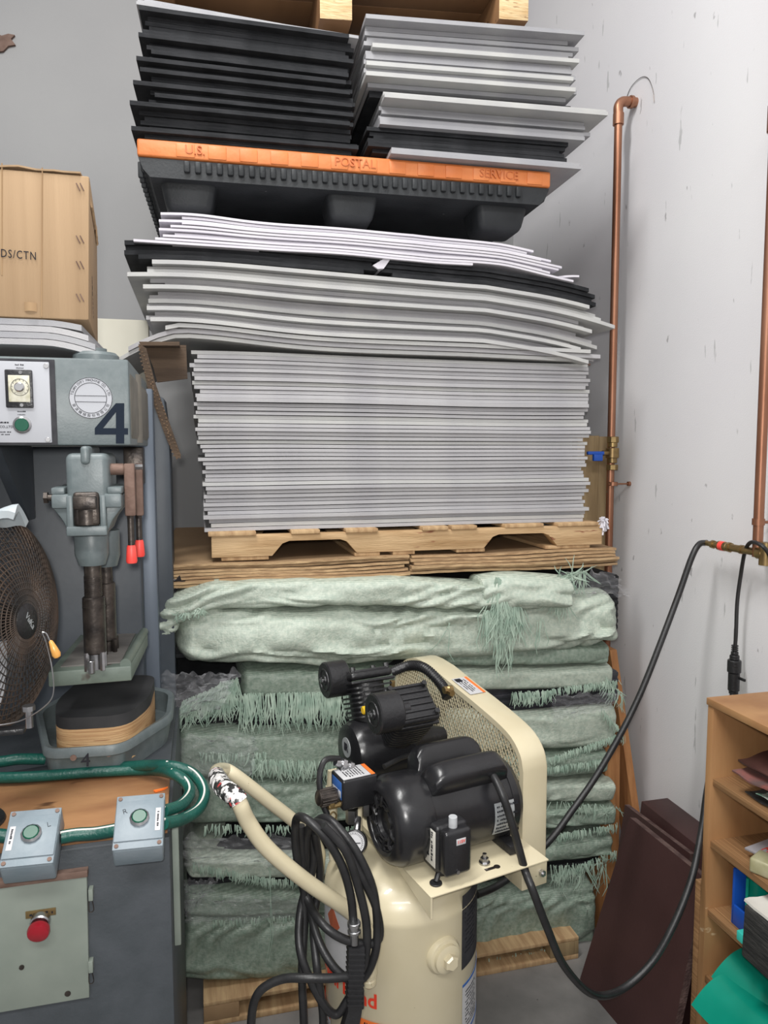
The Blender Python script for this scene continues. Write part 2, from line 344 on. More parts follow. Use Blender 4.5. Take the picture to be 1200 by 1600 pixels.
# ================================================================== FOAM SHEETS
def sheet(mat, x0, x1, yf, dep, zf, th, name='foam_sheet', nx=20, ny=4, yaw=0, pivot=None):
    mb = MB(); v = []; f = []; w_ = nx+1; px, py = pivot or ((x0+x1)/2, yf+dep/2)
    ca, sa = cos(yaw), sin(yaw)
    for lay in (0, 1):
        for j in range(ny+1):
            for i in range(nx+1):
                x = x0+(x1-x0)*i/nx; y = yf+dep*j/ny
                z = zf(x, y-yf)+th*lay; X = px+(x-px)*ca-(y-py)*sa; Y = py+(x-px)*sa+(y-py)*ca
                v.append((X, Y, z))
    o = w_*(ny+1)
    for j in range(ny):
        for i in range(nx):
            a = j*w_+i; f.append([a, a+w_, a+w_+1, a+1]); f.append([a+o, a+o+1, a+o+w_+1, a+o+w_])
    for i in range(nx): f.append([i, i+1, i+1+o, i+o]); a = ny*w_+i; f.append([a+1, a, a+o, a+1+o])
    for j in range(ny): a = j*w_; f.append([a+w_, a, a+o, a+w_+o]); a = j*w_+nx; f.append([a, a+w_, a+w_+o, a+o])
    mb.add(v, f); return mb.build(name, mat, angle=40)
# lower grey block, square and tight
th = .0118; z = 1.412; k = 0
top_low = 1.925
n_low = int((top_low-z)/th)
for k in range(n_low):
    t = k/n_low; lean = -.045*t**1.2+.02; cl = R.random()
    jx = R.uniform(-.009, .009)+(.014 if R.random() < .12 else 0)
    x0 = .0+lean*.9+jx; x1 = 1.213+.005*sin(k*.8)+R.uniform(-.010, .010)
    W = lambda x, y, zz=z, a=R.uniform(-.0004, .0004), p=k*.31: zz + .0035*t*sin(x*4+1) + (.006*(1-t))*(0 if x > .6 else (.6-x)**2*-1) + .0006*sin(x*9+p)
    mt = GREY if R.random() < .8 else GREYL
    tag(sheet(mt, x0, x1, 2.152+R.uniform(-.005, .006)-(.012 if k % 7 == 3 else 0), .95, W, th-R.uniform(.0006, .0026)),
        'grey foam sheet in the straight lower block standing on the wooden pallet', 'foam sheet', 'grey foam sheets in the lower block')
    z += th
# the two that stick far out to the left and droop
def bump(x): return .026*math.exp(-((x+.04)/.26)**2)
def lipz(x, y, base, k):
    d = 0 if x > -.04 else (-.04-x)**1.45*-.85
    return base+d+bump(x)-.016*max(0, x-.8)
base = z+.006
tag(sheet(GREYL, -.255, 1.18, 2.13, .95, lambda x, y: lipz(x, y, base, 0), .011, nx=36), 'light grey foam sheet drooping far out to the left over the press', 'foam sheet')
tag(sheet(GREY, -.178, 1.24, 2.125, .95, lambda x, y: lipz(x, y, base+.0125, 1), .012, nx=36), 'grey foam sheet curving down to the left, second under the mid stack', 'foam sheet')
def lip2(x, y, o): return lipz(x, y, base+.026+o, 0) + (.02*max(0, min(1, (x-.7)/.3)) if x > .7 else 0)
tag(sheet(GREYL, -.08, 1.20, 2.115, .95, lambda x, y: lipz(x, y, base+.0258, 1), .011, nx=36), 'pale foam sheet third from below in the mid stack, above the two drooping ones', 'foam sheet')
# mid block, ragged with drooping right ends
z = base+.0395; n_mid = 15; th = .0118
edges = [(-.11, 1.19), (-.135, 1.16), (-.10, 1.235), (-.13, 1.17), (-.12, 1.15), (-.115, 1.235), (-.12, 1.22), (-.10, 1.17), (-.13, 1.20), (-.08, 1.19), (-.11, 1.17), (-.165, 1.28), (-.12, 1.24), (-.13, 1.23), (-.11, 1.19)]
for k in range(n_mid):
    t = k/n_mid; x0, x1 = edges[k]; x0 += R.uniform(-.01, .01)
    def W(x, y, zz=z, t=t, k=k):
        d = -.30*max(0, x-.98)**2-.10*max(0, x-.85)
        return zz+d+bump(x)*(1-.6*t)+.007*t*sin(x*4.6+.5)-.016*(1-t)*max(0, x-.8)
    mt = GREYL if k in (0, 3, 5, 8, 11, 12, 14, 13) else GREY
    sp = (k == 11)
    o = sheet(mt, x0, x1, 2.150+R.uniform(-.010, .010)-(.032 if k in (0, 3, 8, 11, 14) else .018 if k in (5, 12) else 0), .95, W, th-.0009, nx=30)
    tag(o, 'light grey foam sheet poking out past both sides of the ragged mid block' if sp else 'grey foam sheet in the ragged mid block with drooping right ends',
        'foam sheet', None if sp else 'grey foam sheets in the mid block')
    z += th
zt = z
# black sheets, left pile and right pile
def blk(x0, x1, n, z0, yj, lab, grp, rt):
    for k in range(n):
        def W(x, y, zz=z0+k*.0125, rt=rt):
            return zz+bump(x)*.4+.007*sin(x*4.6+.5)-.10*max(0, x-.85)-.30*max(0, x-.98)**2+.0145
        o = sheet(BLACKF, x0+R.uniform(-.006, .012)+(.03 if (k == 0 and not rt) else 0), x1+R.uniform(-.03, .03), 2.12+R.uniform(-.01, .01)+yj, .95, W, .0115, nx=24)
        tag(o, lab, 'foam sheet', grp)
blk(-.175, .50, 4, zt-.012, 0, 'black foam sheet in the left black pile under the white sheets', 'black sheets, left pile under the white sheets', 0)
blk(.525, 1.195, 4, zt-.012, 0, 'black foam sheet in the right black pile under the white sheets', 'black sheets, right pile under the white sheets', .0)
# white thin sheets
z = zt+.052; W0 = [(-.155, .80), (-.10, 1.13), (-.08, 1.05), (-.05, 1.03), (-.09, 1.08), (-.06, 1.09), (-.03, 1.02), (-.09, 1.06), (-.03, .98), (-.085, 1.0)]
for k, (x0, x1) in enumerate(W0):
    def W(x, y, zz=z, k=k):
        wv = .0055*sin((x-.2)*11.5)*min(1, max(0, (x-.2)*2))*(1 if k < 3 else .6)
        return zz-.05*max(0, x-.62)-.06*max(0, x-.9)+wv+.010*math.exp(-((x-.0)/.12)**2)*(k/9)
    o = sheet(WHITEF, x0, x1, 2.115+R.uniform(-.012, .008), .92, W, .0062, nx=40)
    tag(o, 'thin white foam sheet in the wavy pile under the black and orange pallet', 'foam sheet', 'thin white foam sheets'); z += .0079
m = MB(); a = at(862, 403, Y=2.12); b = at(893, 392, Y=2.12)
m.grid(lambda u, v: (a.x+.10*u, 2.13+.3*v, 2.165-.008*v+.028*u*(1-.5*u)), 8, 6, .006)
tag(m.build('foam_sheet', WHITEF), 'curled white foam offcut sticking out at the right end of the white pile', 'foam sheet')
m = MB(); m.prism([(.497, 2.172), (.55, 2.205), (.60, 2.212), (.60, 2.206), (.553, 2.197), (.530, 2.165), (.512, 2.163)], 2.112, 2.32, lambda a, b, c: (a, c, b))
tag(m.build('foam_offcut', WHITEF), 'small grey-white foam tab wedged between the two black piles', 'foam offcut')
print('zt', zt, 'ztop white', z)

# ================================================================== PLASTIC PALLET (orange band)
PY = radians(-2.2); PP = Vector((.47, 2.60, 0))
def yawed(mb):
    ca, sa = cos(PY), sin(PY)
    for p in mb.v:
        x, y = p.x-PP.x, p.y-PP.y; p.x = PP.x+x*ca-y*sa; p.y = PP.y+x*sa+y*ca; 
    return mb
pal = thing('plastic_pallet', 'black plastic pallet with orange front band lying on the white foam sheets', 'pallet', (.47, 2.6, 2.31))
x0, x1, yf, yb = -.125, 1.07, 2.15, 3.10
zb = 2.315; zt2 = 2.485
b = MB(); b.box(x0+.005, x1-.005, yf+.01, yb, 2.40, 2.44, .008)
b.prism([(x0, 2.435), (x1, 2.435), (x1-.012, 2.405), (x1-.03, 2.385), (x0+.03, 2.385), (x0+.012, 2.405)], yf-.002, yb, lambda a, bb, c: (a, c, bb))
yawed(b).build('deck', BPL, pal)
rb = MB()
for i in range(34):
    x = x0+.12+i*(x1-x0-.2)/34; rb.box(x, x+.016, yf-.012, yf+.01, 2.402, 2.432, .004)
for i in range(24):
    y = yf+.02+i*.04; rb.box(x0-.004, x0+.01, y, y+.014, 2.39, 2.432, .003)
yawed(rb).build('rim_rib', BPL, pal, kind='stuff')
ob = MB(); ob.box(x0-.002, x1+.002, yf-.008, yb, 2.437, zt2-.002, .006, seg=3)
for i in range(13):
    x = x0+.1+i*.085; ob.box(x, x+.05, yf-.0105, yf, 2.441, zt2-.008, .003)
yawed(ob).build('orange_band', ORG, pal, label='orange front band')
for tx, s in ((.025, 'U.S.'), (.47, 'POSTAL'), (.905, 'SERVICE')):
    yawed(textmb(s, .034, fr_front((tx, yf-.010, 2.461)), .0025)).build('embossed_lettering', ORGD, pal)
for fx0, fx1, rx in ((x0+.05, x0+.21, 0), (.39, .55, 0), (x1-.22, x1-.05, 0)):
    for fy in (yf+.025, yf+.40, yf+.75):
        f = MB()
        vv = [(fx0, fy, 2.40), (fx1, fy, 2.40), (fx1, fy+.17, 2.40), (fx0, fy+.17, 2.40), (fx0+.018, fy+.022, zb), (fx1-.018, fy+.022, zb), (fx1-.018, fy+.15, zb), (fx0+.018, fy+.15, zb)]
        q = bmesh.new(); V_ = [q.verts.new(p) for p in vv]
        for F_ in ((0, 1, 2, 3), (7, 6, 5, 4), (0, 4, 5, 1), (1, 5, 6, 2), (2, 6, 7, 3), (3, 7, 4, 0)): q.faces.new([V_[i] for i in F_])
        bmesh.ops.bevel(q, geom=q.edges[:], offset=.02, segments=4, affect='EDGES', profile=.5)
        f.bm(q); yawed(f).build('pallet_foot', BPL, pal)

# upper stack
def ups(mat, x0, x1, z0, dy, th, lab, grp, cur=0, jit=.01, dep=.86, droop=0):
    def W(x, y): return z0+cur*((x-x0)/(x1-x0))*-1-.12*droop*max(0, x-1.0)**1.3*3
    o = sheet(mat, x0+R.uniform(-jit, jit), x1+R.uniform(-jit, jit), 2.155+dy, dep, W, th, yaw=PY, pivot=(PP.x, PP.y), nx=14)
    tag(o, lab, 'foam sheet', grp)
z = zt2; nL = 27; th = .0122
for k in range(nL):
    t = k/nL; jut = -.022 if k % 5 == 1 else 0
    ups(BLACKF, -.095+jut*1.3+.02*(R.random()-.5), .462, z, R.uniform(-.012, .012)+jut, th-.0012, 'black foam sheet in the upper left pile above the orange band', 'black foam sheets in the upper left pile', cur=.012*t, jit=.018)
    z += th
for k in range(3):
    ups(GREYU, -.12+.01*k, .475-.01*k, z+.001, -.03+.008*k, .008, 'grey foam sheet on top of the upper left black pile', 'grey sheets topping the left pile', cur=.022+.006*k, jit=.004); z += .0085
zl = z
z = zt2+.002; zr0 = z
def run(n, mat, x0, x1, th, lab, grp, dy=0, jit=.012, dj=.010):
    global z
    for k in range(n):
        ups(mat, x0+R.uniform(-.01, .01), x1+R.uniform(-.01, .01), z, dy+R.uniform(-dj, dj), th-.0012, lab, grp, jit=jit, cur=-.075*(z-zr0)); z += th
run(2, GREYU, .56, 1.17, .010, 'grey foam sheet lying directly on the orange band, right pile', 'grey sheets lowest in the right pile', -.035)
run(6, BLACKF, .515, 1.13, .0118, 'black foam sheet in the lower black layer of the right pile', 'lower black layer in the right pile', .01)
run(5, GREYU, .535, 1.20, .0120, 'grey foam sheet in the wide jutting layer of the right pile', 'wide grey layer in the right pile', .005, .02, .018)
run(2, GREYL, .56, 1.235, .0118, 'light grey foam sheet on top of the wide jutting layer, right pile', 'light sheets on the wide layer', -.035)
run(2, BLACKF, .53, 1.13, .010, 'black foam sheet in the thin upper black layer, right pile', 'thin upper black layer in the right pile', .02)
for q in range(14):
    run(1, GREYL if q in (1, 4, 8) else GREYU, .505, 1.13+.012*(q % 3)+(.03 if q == 13 else 0), .0128, 'grey foam sheet in the uppermost grey layer of the right pile', 'uppermost grey sheets in the right pile', -.035 if q in (1, 13) else -.018 if q in (4, 8) else .006, .008, .006)
zr = z
# wooden skid on top
sk = thing('wooden_skid', 'wooden skid with thick stringers resting on top of the upper foam piles', 'pallet', (.45, 2.6, 2.87))
def skz(x): return 2.874+.050*(x-.5)
def skbox(xa, xb, ya, yb, za, zb_, mat, name, b=.003):
    q = MB(); q.box(xa, xb, ya, yb, za, zb_, b)
    for p in q.v: p.z += skz(p.x)
    return yawed(q).build(name, mat, sk)
for sx, dz in ((-.118, 0), (.370, 0), (.895, 0)):
    o = skbox(sx, sx+.092, 2.13, 3.05, (-.030 if sx == .370 else .045 if sx < 0 else .002), .10, [BROWNW, ENDG], 'stringer')
    for p in o.data.polygons: p.material_index = 1 if abs(p.normal.y) > .7 else 0
for i in range(6): y = 2.135+i*.155; skbox(-.13, .985, y, y+.152, .1005, .12, BROWNW, 'deck_board', .001)
# ================================================================== WOODEN PALLET under the grey block
wp = thing('wooden_pallet', 'notched wooden pallet under the grey foam block, on flattened cardboard', 'pallet', (.65, 2.65, 1.328))
def notch(xa, xb, zb_, zt_):
    L_ = xb-xa; p = [(xa, zb_), (xa, zt_), (xb, zt_), (xb, zb_)]
    for c in (.77, .24):
        c0 = xa+c*L_; p += [(c0+.125, zb_), (c0+.095, zb_+.035), (c0+.075, zb_+.042), (c0-.075, zb_+.042), (c0-.095, zb_+.035), (c0-.125, zb_)]
    return p
for y in (2.125, 2.60, 3.05):
    q = MB(); q.prism(notch(.03, 1.262, 1.338, 1.400), y, y+.04, lambda a, b, c: (a, c, b), b=.0015); q.build('stringer', PINE, wp)
def pxx(px, Y): return at(px, 830, Y=Y).x
for a_, b_ in ((325, 400), (455, 500), (540, 590), (660, 700), (705, 745), (790, 850), (872, 935)):
    xa, xb = pxx(a_, 2.12), pxx(b_, 2.12); q = MB(); q.box(xa, xb, 2.118+R.uniform(-.006, .004), 3.09, 1.400, 1.4115, .002); q.build('top_board', PINEY, wp)
for a_, b_ in ((345, 420), (555, 595), (615, 650), (715, 760), (855, 925)):
    xa, xb = pxx(a_, 2.12), pxx(b_, 2.12); q = MB(); q.box(xa, xb, 2.13, 3.09, 1.327, 1.338, .002); q.build('bottom_board', PINEY, wp)
# white tuft at the pallet's right corner
q = MB()
for i in range(26):
    p = Vector((1.262, 2.13, 1.415)); d = Vector((R.uniform(-.01, .02), R.uniform(-.02, .02), R.uniform(-.05, .012))); q.tube([p, p+d*.5+Vector((.005, 0, .004)), p+d], .003, 5, 3)
tag(q.build('foam_tuft', WHITEF), 'small white foam tuft caught on the right corner of the notched pallet', 'tuft')
# flattened cartons
def fc(x0, x1, z0, th, ph, yf, lab, grp):
    r = thing('flattened_carton', lab, 'cardboard', ((x0+x1)/2, 2.6, z0), 0, grp); mb = MB()
    W = lambda x, y: z0+.003*sin(x*9+ph)*min(1, 3*abs(x-x0))
    v = []; nx = 24
    for lay in (0, 1):
        for j, y in enumerate((yf, 3.1)):
            for i in range(nx+1): x = x0+(x1-x0)*i/nx; v.append((x, y+(.003*sin(i*2.1+ph) if j == 0 else 0), W(x, 0)+lay*th))
    w_ = nx+1; o = 2*w_; f = []; mi = []
    for i in range(nx): mb_f = [[i, i+w_, i+w_+1, i+1], [i+o, i+o+1, i+o+w_+1, i+o+w_]]; f += mb_f; mi += [0, 0]
    for i in range(nx): f += [[i, i+1, i+1+o, i+o], [w_+i+1, w_+i, w_+i+o, w_+i+1+o]]; mi += [1, 1]
    f += [[w_, 0, o, w_+o], [nx, nx+w_, nx+w_+o, nx+o]]; mi += [1, 1]
    mb.add(v, f); mb.m = mi; mb.build('folded_board', [CARD, CARDE], r)
zc = 1.262
for k in range(7):
    fc(-.125+R.uniform(-.008, .012)+.004*k, .60+R.uniform(-.012, .012), zc, .0072, k*.5, 2.095+R.uniform(-.01, .01)+.004*k, 'flattened brown carton in the left pile under the wooden pallet', 'flattened cartons, left pile'); 
    if k: fc(.615+R.uniform(-.008, .008), 1.325+R.uniform(-.015, .012)-.003*k, zc-.001, .0072, k*.4+1, 2.09+R.uniform(-.01, .01)+.004*k, 'flattened brown carton in the right pile under the wooden pallet', 'flattened cartons, right pile')
    zc += .0092
print('cartons top', zc)
# corner protector
cp = MB()
def cpt(px, py, Y): p = at(px, py, Y=Y); return (p.x, p.z)
cp.prism([cpt(x, y, 2.06) for x, y in [(217, 538), (229, 545), (243, 600), (283, 712), (276, 718), (262, 690), (232, 610)]], 2.045, 2.075, lambda a, b, c: (a, c, b))
cr = thing('cardboard_corner_protector', 'dark brown corrugated corner piece hooked on the left edge of the grey foam block', 'cardboard', (-.14, 2.1, 1.6))
cp.build('long_flange', CARDD, cr)
cp = MB(); cp.prism([cpt(x, y, 2.12) for x, y in [(226, 540), (291, 540), (293, 592), (246, 598), (240, 575)]], 2.11, 2.12, lambda a, b, c: (a, c, b))
cp.prism([cpt(x, y, 2.10) for x, y in [(219, 537), (281, 537), (281, 543), (221, 543)]], 2.06, 2.125, lambda a, b, c: (a, c, b))
cp.build('wide_flange', CARDD, cr)
cp = MB()
for i in range(60):
    t = i/59; p = at(217+60*t+5*sin(i*3), 541+174*t, Y=2.045); cp.cyl(p, p+Vector((0, -.001, 0)), .0022, n=6)
cp.build('flute_edge', pm('flute_brown', (.17, .11, .065), (.10, .065, .04), 30, .9), cr)
# twig at right
q = MB(); q.tube([at(896, 552, Y=2.2), at(905, 564, Y=2.2), at(922, 570, Y=2.2)], .004, 6, 4); q.tube([at(893, 548, Y=2.2), at(901, 556, Y=2.2), at(903, 566, Y=2.2)], .005, 6, 4)
tag(q.build('cardboard_shred', RUST), 'brown cardboard shred sticking out of the right side of the grey block', 'shred')

# ================================================================== GREEN WOVEN BUNDLES
def bundle(pts, hz, hy, seed, nx=150, nr=64, amp=.008, e=.5, sag=0, fold=1.0):
    """pts: centre line; hz, hy: half height and half depth as functions of t"""
    P = catmull(pts, max(2, nx//max(1, len(pts)-1))); n = len(P); mb = MB(); v = []
    for i, p in enumerate(P):
        t = i/(n-1); tg = (P[min(i+1, n-1)]-P[max(i-1, 0)]).normalized(); up = Vector((0, -1, 0)).cross(tg)*-1
        up = tg.cross(Vector((0, 1, 0))); 
        if up.z < 0: up = -up
        up.normalize()
        en = min(1, min(t, 1-t)/.05); en = (1-(1-en)**2.2)**.5 if en < 1 else 1; en = max(en, .02)
        H = hz(t) if callable(hz) else hz; D = hy
        for j in range(nr):
            a = pi+2*pi*((j/nr-.5)+.10*sin(2*pi*(j/nr-.5))*-1); c, s_ = cos(a), sin(a)
            y = math.copysign(abs(c)**e, c); zz = math.copysign(abs(s_)**e, s_)
            q = p+Vector((0, 1, 0))*y*D*(.6+.4*en)+up*zz*H*en
            if y < .3:
                fn = nz(q.x*2.6+seed, q.y*2, q.z*9+q.x*3*sin(seed)); wp_ = .05*nz(q.x*2.2, seed, q.z*4)+.02*nz(q.x*7, seed, q.z*9)
                dd = 1.5*fn+.35*nz(q.x*14+seed, q.y*5, q.z*38)
                for g in (0, 1, 2):
                    sl = (.16, -.30, .05)[g]*(1 if seed % 2 else -1); u_ = (q.z+sl*q.x+wp_*(1+g*.6))*(17+9*g)+seed*.37+g*.4; fr_ = u_-math.floor(u_)
                    mk = max(0, min(1, .35+2.4*nz(q.x*2.1+g*9, seed*3, q.z*6+g)))
                    dd += mk*(1.0-.25*g)*(1.6*(1-abs(2*fr_-1))**.7-1.0)
                dd *= amp*fold
                q = q+Vector((0, -1, 0))*dd*en+up*zz*dd*.45*en
            v.append(q)
    f = []
    for i in range(n-1):
        for j in range(nr): f.append([i*nr+j, i*nr+(j+1) % nr, (i+1)*nr+(j+1) % nr, (i+1)*nr+j])
    f.append(list(range(nr))[::-1]); f.append([(n-1)*nr+j for j in range(nr)])
    mb.add(v, f); return mb
def fringe(pa, pb, n, ln, sway=.25, wd=.0018, out=.0, seedpts=None, drop=0, jitter=.35):
    mb = MB(); pa = Vector(pa); pb = Vector(pb)
    for i in range(n):
        t = R.random(); p = pa.lerp(pb, t)+Vector((0, R.uniform(-.006, .004), R.uniform(-.004, .004)))
        L_ = ln*R.uniform(1-jitter, 1+jitter*.6); a = R.gauss(0, sway)+drop; d = Vector((sin(a), -.10*R.random(), -cos(a)))*L_; b_ = R.uniform(-.15, .15)*L_
        q = [p+Vector((0, 0, .006)), p+d*.35+Vector((b_*.4, -.004, 0)), p+d*.7+Vector((b_, -.003, 0)), p+d]
        w_ = wd*R.uniform(.5, 1.1); sd = Vector((cos(a), .3*R.uniform(-1, 1), sin(a)))*w_
        v = []
        for k_, pt in enumerate(q): s_ = 1 if k_ < 3 else .4; v += [pt-sd*s_, pt+sd*s_, ]
        mb.add(v, [[k_*2, k_*2+1, k_*2+3, k_*2+2] for k_ in range(3)])
    return mb
def film(pts4, nu, nv, seed, amp=.015, label='', name='plastic_film', mat=None):
    a, b_, c, d = [Vector(p) for p in pts4]; mb = MB(); nu *= 2; nv *= 2
    def fn(u, v):
        p = a.lerp(b_, u).lerp(d.lerp(c, u), v)
        e1 = 1-abs(nz(u*3.5+v*1.5+seed, v*3, 0))*2; e2 = 1-abs(nz(u*7-v*5+seed, v*5+u*3, 3))*2.5+.12*nz(u*16, v*12, seed)
        q = p+Vector((0, -amp*(e1+.6*e2), amp*.5*nz(u*5, v*6, seed)))
        q.x += .03*nz(v*8, seed, u*3)*(1 if u in (0, 1) else 0); q.z += .03*nz(u*9, seed, v)*(1 if v in (0, 1) else 0)
        return q
    mb.grid(fn, nu, nv); return tag(mb.build(name, mat or FILM, angle=180), label, 'plastic film')
YB = 2.08
def bd(pxl, pxr, yt, yb, seed, lab, fr=None, mat=TARP, hy=.45, amp=.007, tl=0, tr=0, e=.38, yfront=None, fold=1, fm=None):
    """bundle between pixel columns with top and bottom rows; tl/tr shift rows at the ends"""
    yf_ = yfront or YB; cx = []
    for t in (0, .25, .5, .75, 1):
        px = pxl+(pxr-pxl)*t; sh = tl*(1-t)**2+tr*t**3
        p = at(px, (yt+yb)/2+sh, Y=yf_); cx.append(Vector((p.x, yf_+hy, p.z)))
    hz = (at(600, yt, Y=yf_).z-at(600, yb, Y=yf_).z)/2
    r = thing('woven_bundle', lab, 'wrapped bundle', (cx[2].x, yf_+hy, cx[2].z-hz))
    bundle(cx, hz*1.04, hy, seed, e=e, amp=amp, fold=fold).build('woven_wrap', mat, r, angle=60)
    for q in (fr or []):
        (xa, ya, xb, yb_, n, ln) = q[:6]
        kw = q[6] if len(q) > 6 else {}
        fringe(at(xa, ya, Y=yf_-.008), at(xb, yb_, Y=yf_-.008), n, ln, **kw).build('frayed_fringe', FRG, r, kind='stuff', angle=180)
    return r
# pallet below
bp = thing('wooden_pallet', 'wooden pallet on the floor under the green woven bundles', 'pallet', (.6, 2.5, 0))
for y in (2.03, 2.5, 2.95):
    q = MB(); q.box(-.02, 1.16, y, y+.10, .0, .016, .002); q.build('bottom_board', PINEY, bp)
for x in (-.02, .52, 1.06):
    for y in (2.03, 2.5, 2.95):
        q = MB(); q.box(x, x+.10, y, y+.10, .016, .062, .002); q.build('block', POSTW if x > 0 else CARD, bp)
for i in range(6):
    q = MB(); q.box(-.02, 1.16, 2.03+i*.18, 2.13+i*.18, .062, .074, .002); q.build('top_board', PINEY, bp)
# black foam cores showing between the wraps
def core(xa, xb, yt, yb, lab, Yf=2.13, mat=BLACKF):
    p = at(xa, yt, Y=Yf); q_ = at(xb, yb, Y=Yf); z1 = at(600, yt, Y=Yf).z; z0 = at(600, yb, Y=Yf).z
    mb = MB(); n = max(2, int((z1-z0)/.02)); r = thing('black_foam_slab', lab, 'foam slab', ((p.x+q_.x)/2, Yf+.4, z0))
    mb.box(p.x, q_.x, Yf, Yf+.8, z0, z1, .01, seg=3)
    for i in range(n): zz = z0+(z1-z0)*(i+.5)/n; mb.box(p.x+.004, q_.x-.004, Yf-.006*R.random()-.003, Yf+.02, zz-.007, zz+.007, .003)
    mb.build('foam_layers', mat, r)
# left column
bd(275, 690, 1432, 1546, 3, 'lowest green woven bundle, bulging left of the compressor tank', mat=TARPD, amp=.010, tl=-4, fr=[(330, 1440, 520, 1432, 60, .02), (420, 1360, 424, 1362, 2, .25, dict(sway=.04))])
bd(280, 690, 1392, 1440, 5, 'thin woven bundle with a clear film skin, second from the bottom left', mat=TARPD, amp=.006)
core(286, 690, 1352, 1402, 'black foam slab showing under the fringe left of the compressor, lower gap')
bd(284, 690, 1338, 1378, 8, 'thin green woven bundle with short fringe above the lower black gap', mat=TARP, amp=.004, fr=[(300, 1352, 420, 1376, 120, .022), (400, 1375, 520, 1378, 90, .02), (520, 1386, 640, 1388, 70, .025)])
core(290, 690, 1290, 1345, 'black foam slab with film showing behind the handle, middle gap')
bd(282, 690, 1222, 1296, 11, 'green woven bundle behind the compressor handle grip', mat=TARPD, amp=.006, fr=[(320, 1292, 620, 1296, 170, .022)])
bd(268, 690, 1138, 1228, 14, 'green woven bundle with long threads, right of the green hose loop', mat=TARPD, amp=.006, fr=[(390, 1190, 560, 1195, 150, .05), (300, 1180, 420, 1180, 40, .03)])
core(262, 690, 1086, 1150, 'black foam slab behind the long hanging fringe on the left')
bd(372, 700, 1046, 1096, 17, 'green woven bundle with the long hanging fringe, left of the air filters', mat=TARPD, amp=.005, tl=0, fr=[(375, 1088, 560, 1084, 260, .095, dict(sway=.08)), (285, 1100, 372, 1062, 190, .075, dict(sway=.35, drop=-.25)), (345, 1070, 372, 1065, 70, .10, dict(sway=.25, drop=-.2))])
core(245, 700, 1040, 1095, 'black foam slab under the big pouch at the far left')
# right column
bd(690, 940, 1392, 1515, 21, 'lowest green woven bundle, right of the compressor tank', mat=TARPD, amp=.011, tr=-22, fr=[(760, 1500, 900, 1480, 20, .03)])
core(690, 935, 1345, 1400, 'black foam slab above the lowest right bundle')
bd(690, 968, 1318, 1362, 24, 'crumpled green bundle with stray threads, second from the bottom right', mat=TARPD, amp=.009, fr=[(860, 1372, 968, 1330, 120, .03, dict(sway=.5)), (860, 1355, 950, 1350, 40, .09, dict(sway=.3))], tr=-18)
core(690, 950, 1290, 1330, 'black foam slab right of the belt guard, lower gap')
bd(690, 972, 1264, 1302, 26, 'narrow green bundle with fringe where the air hose crosses', mat=TARPD, amp=.008, fr=[(860, 1308, 965, 1290, 110, .025, dict(sway=.3))], tr=-8)
bd(690, 972, 1220, 1262, 28, 'crumpled green bundle beside the wood block, right of the belt guard', mat=TARP, amp=.009, fr=[(860, 1255, 968, 1262, 40, .05, dict(sway=.6))])
bd(690, 962, 1180, 1226, 30, 'narrow green bundle with a frayed lower edge, right of the guard', mat=TARPD, amp=.006, fr=[(830, 1206, 940, 1190, 130, .02)], tr=-10)
bd(690, 974, 1104, 1184, 33, 'green bundle with a slanting frayed edge beside the leaning plank', mat=TARP, amp=.008, fr=[(858, 1188, 968, 1150, 160, .02), (940, 1110, 975, 1150, 40, .03)], tr=-8)
core(690, 965, 1078, 1130, 'black foam slab right of the belt guard, upper gap', Yf=2.11, mat=BAG)
bd(700, 968, 1044, 1086, 36, 'thin green bundle with short fringe over the upper right black gap', mat=TARP, amp=.004, fr=[(800, 1086, 860, 1082, 90, .035), (860, 1080, 968, 1066, 120, .016), (945, 1060, 975, 1090, 30, .06, dict(sway=.4))], tr=-8)
bd(690, 962, 1006, 1048, 38, 'smooth green bundle directly under the big pouch on the right', mat=TARPD, amp=.004, tr=-4)
# big top pouch and roll
bd(268, 985, 950, 1052, 41, 'big green woven pouch, widest bundle under the cardboard', mat=TARP, amp=.016, hy=.47, yfront=2.04, tr=-36, tl=-4, e=.42, fold=1.1,
   fr=[(756, 958, 800, 955, 90, .10, dict(sway=.16)), (775, 905, 812, 930, 170, .14, dict(sway=.22)), (770, 990, 800, 990, 22, .12, dict(sway=.12)), (865, 925, 880, 925, 30, .08, dict(sway=.3)), (836, 975, 850, 970, 5, .09), (700, 975, 704, 975, 2, .12), (275, 960, 320, 955, 50, .02, dict(sway=1.2))])
core(235, 965, 915, 1008, 'black foam slab inside the top of the green bundle stack', Yf=2.14)
r = thing('woven_bundle', 'rolled green woven flap draped from the upper left corner under the cardboard', 'wrapped bundle', (.4, 2.2, 1.1))
P = [at(245, 1050, Y=2.13), at(250, 1010, Y=2.12), at(268, 962, Y=2.11), at(310, 935, Y=2.10), at(400, 925, Y=2.10), at(520, 920, Y=2.10), at(640, 922, Y=2.10), at(780, 930, Y=2.10)]
bundle(P, lambda t: .040 if t > .3 else .034, .07, 55, amp=.014, e=.5, nx=150).build('woven_wrap', TARP, r, angle=60)
r2 = thing('woven_bundle', 'crumpled green woven bunch hanging at the upper right under the cardboard', 'wrapped bundle', (1, 2.15, 1.15))
P = [at(740, 925, Y=2.10), at(790, 920, Y=2.08), at(840, 922, Y=2.07), at(880, 925, Y=2.09)]
bundle(P, lambda t: .052, .07, 61, amp=.018, e=.7, nx=80).build('woven_wrap', TARP, r2, angle=60)
fringe(at(870, 905, Y=2.05), at(915, 895, Y=2.06), 70, .06, sway=1.3).build('frayed_fringe', FRG, r2, kind='stuff', angle=180)
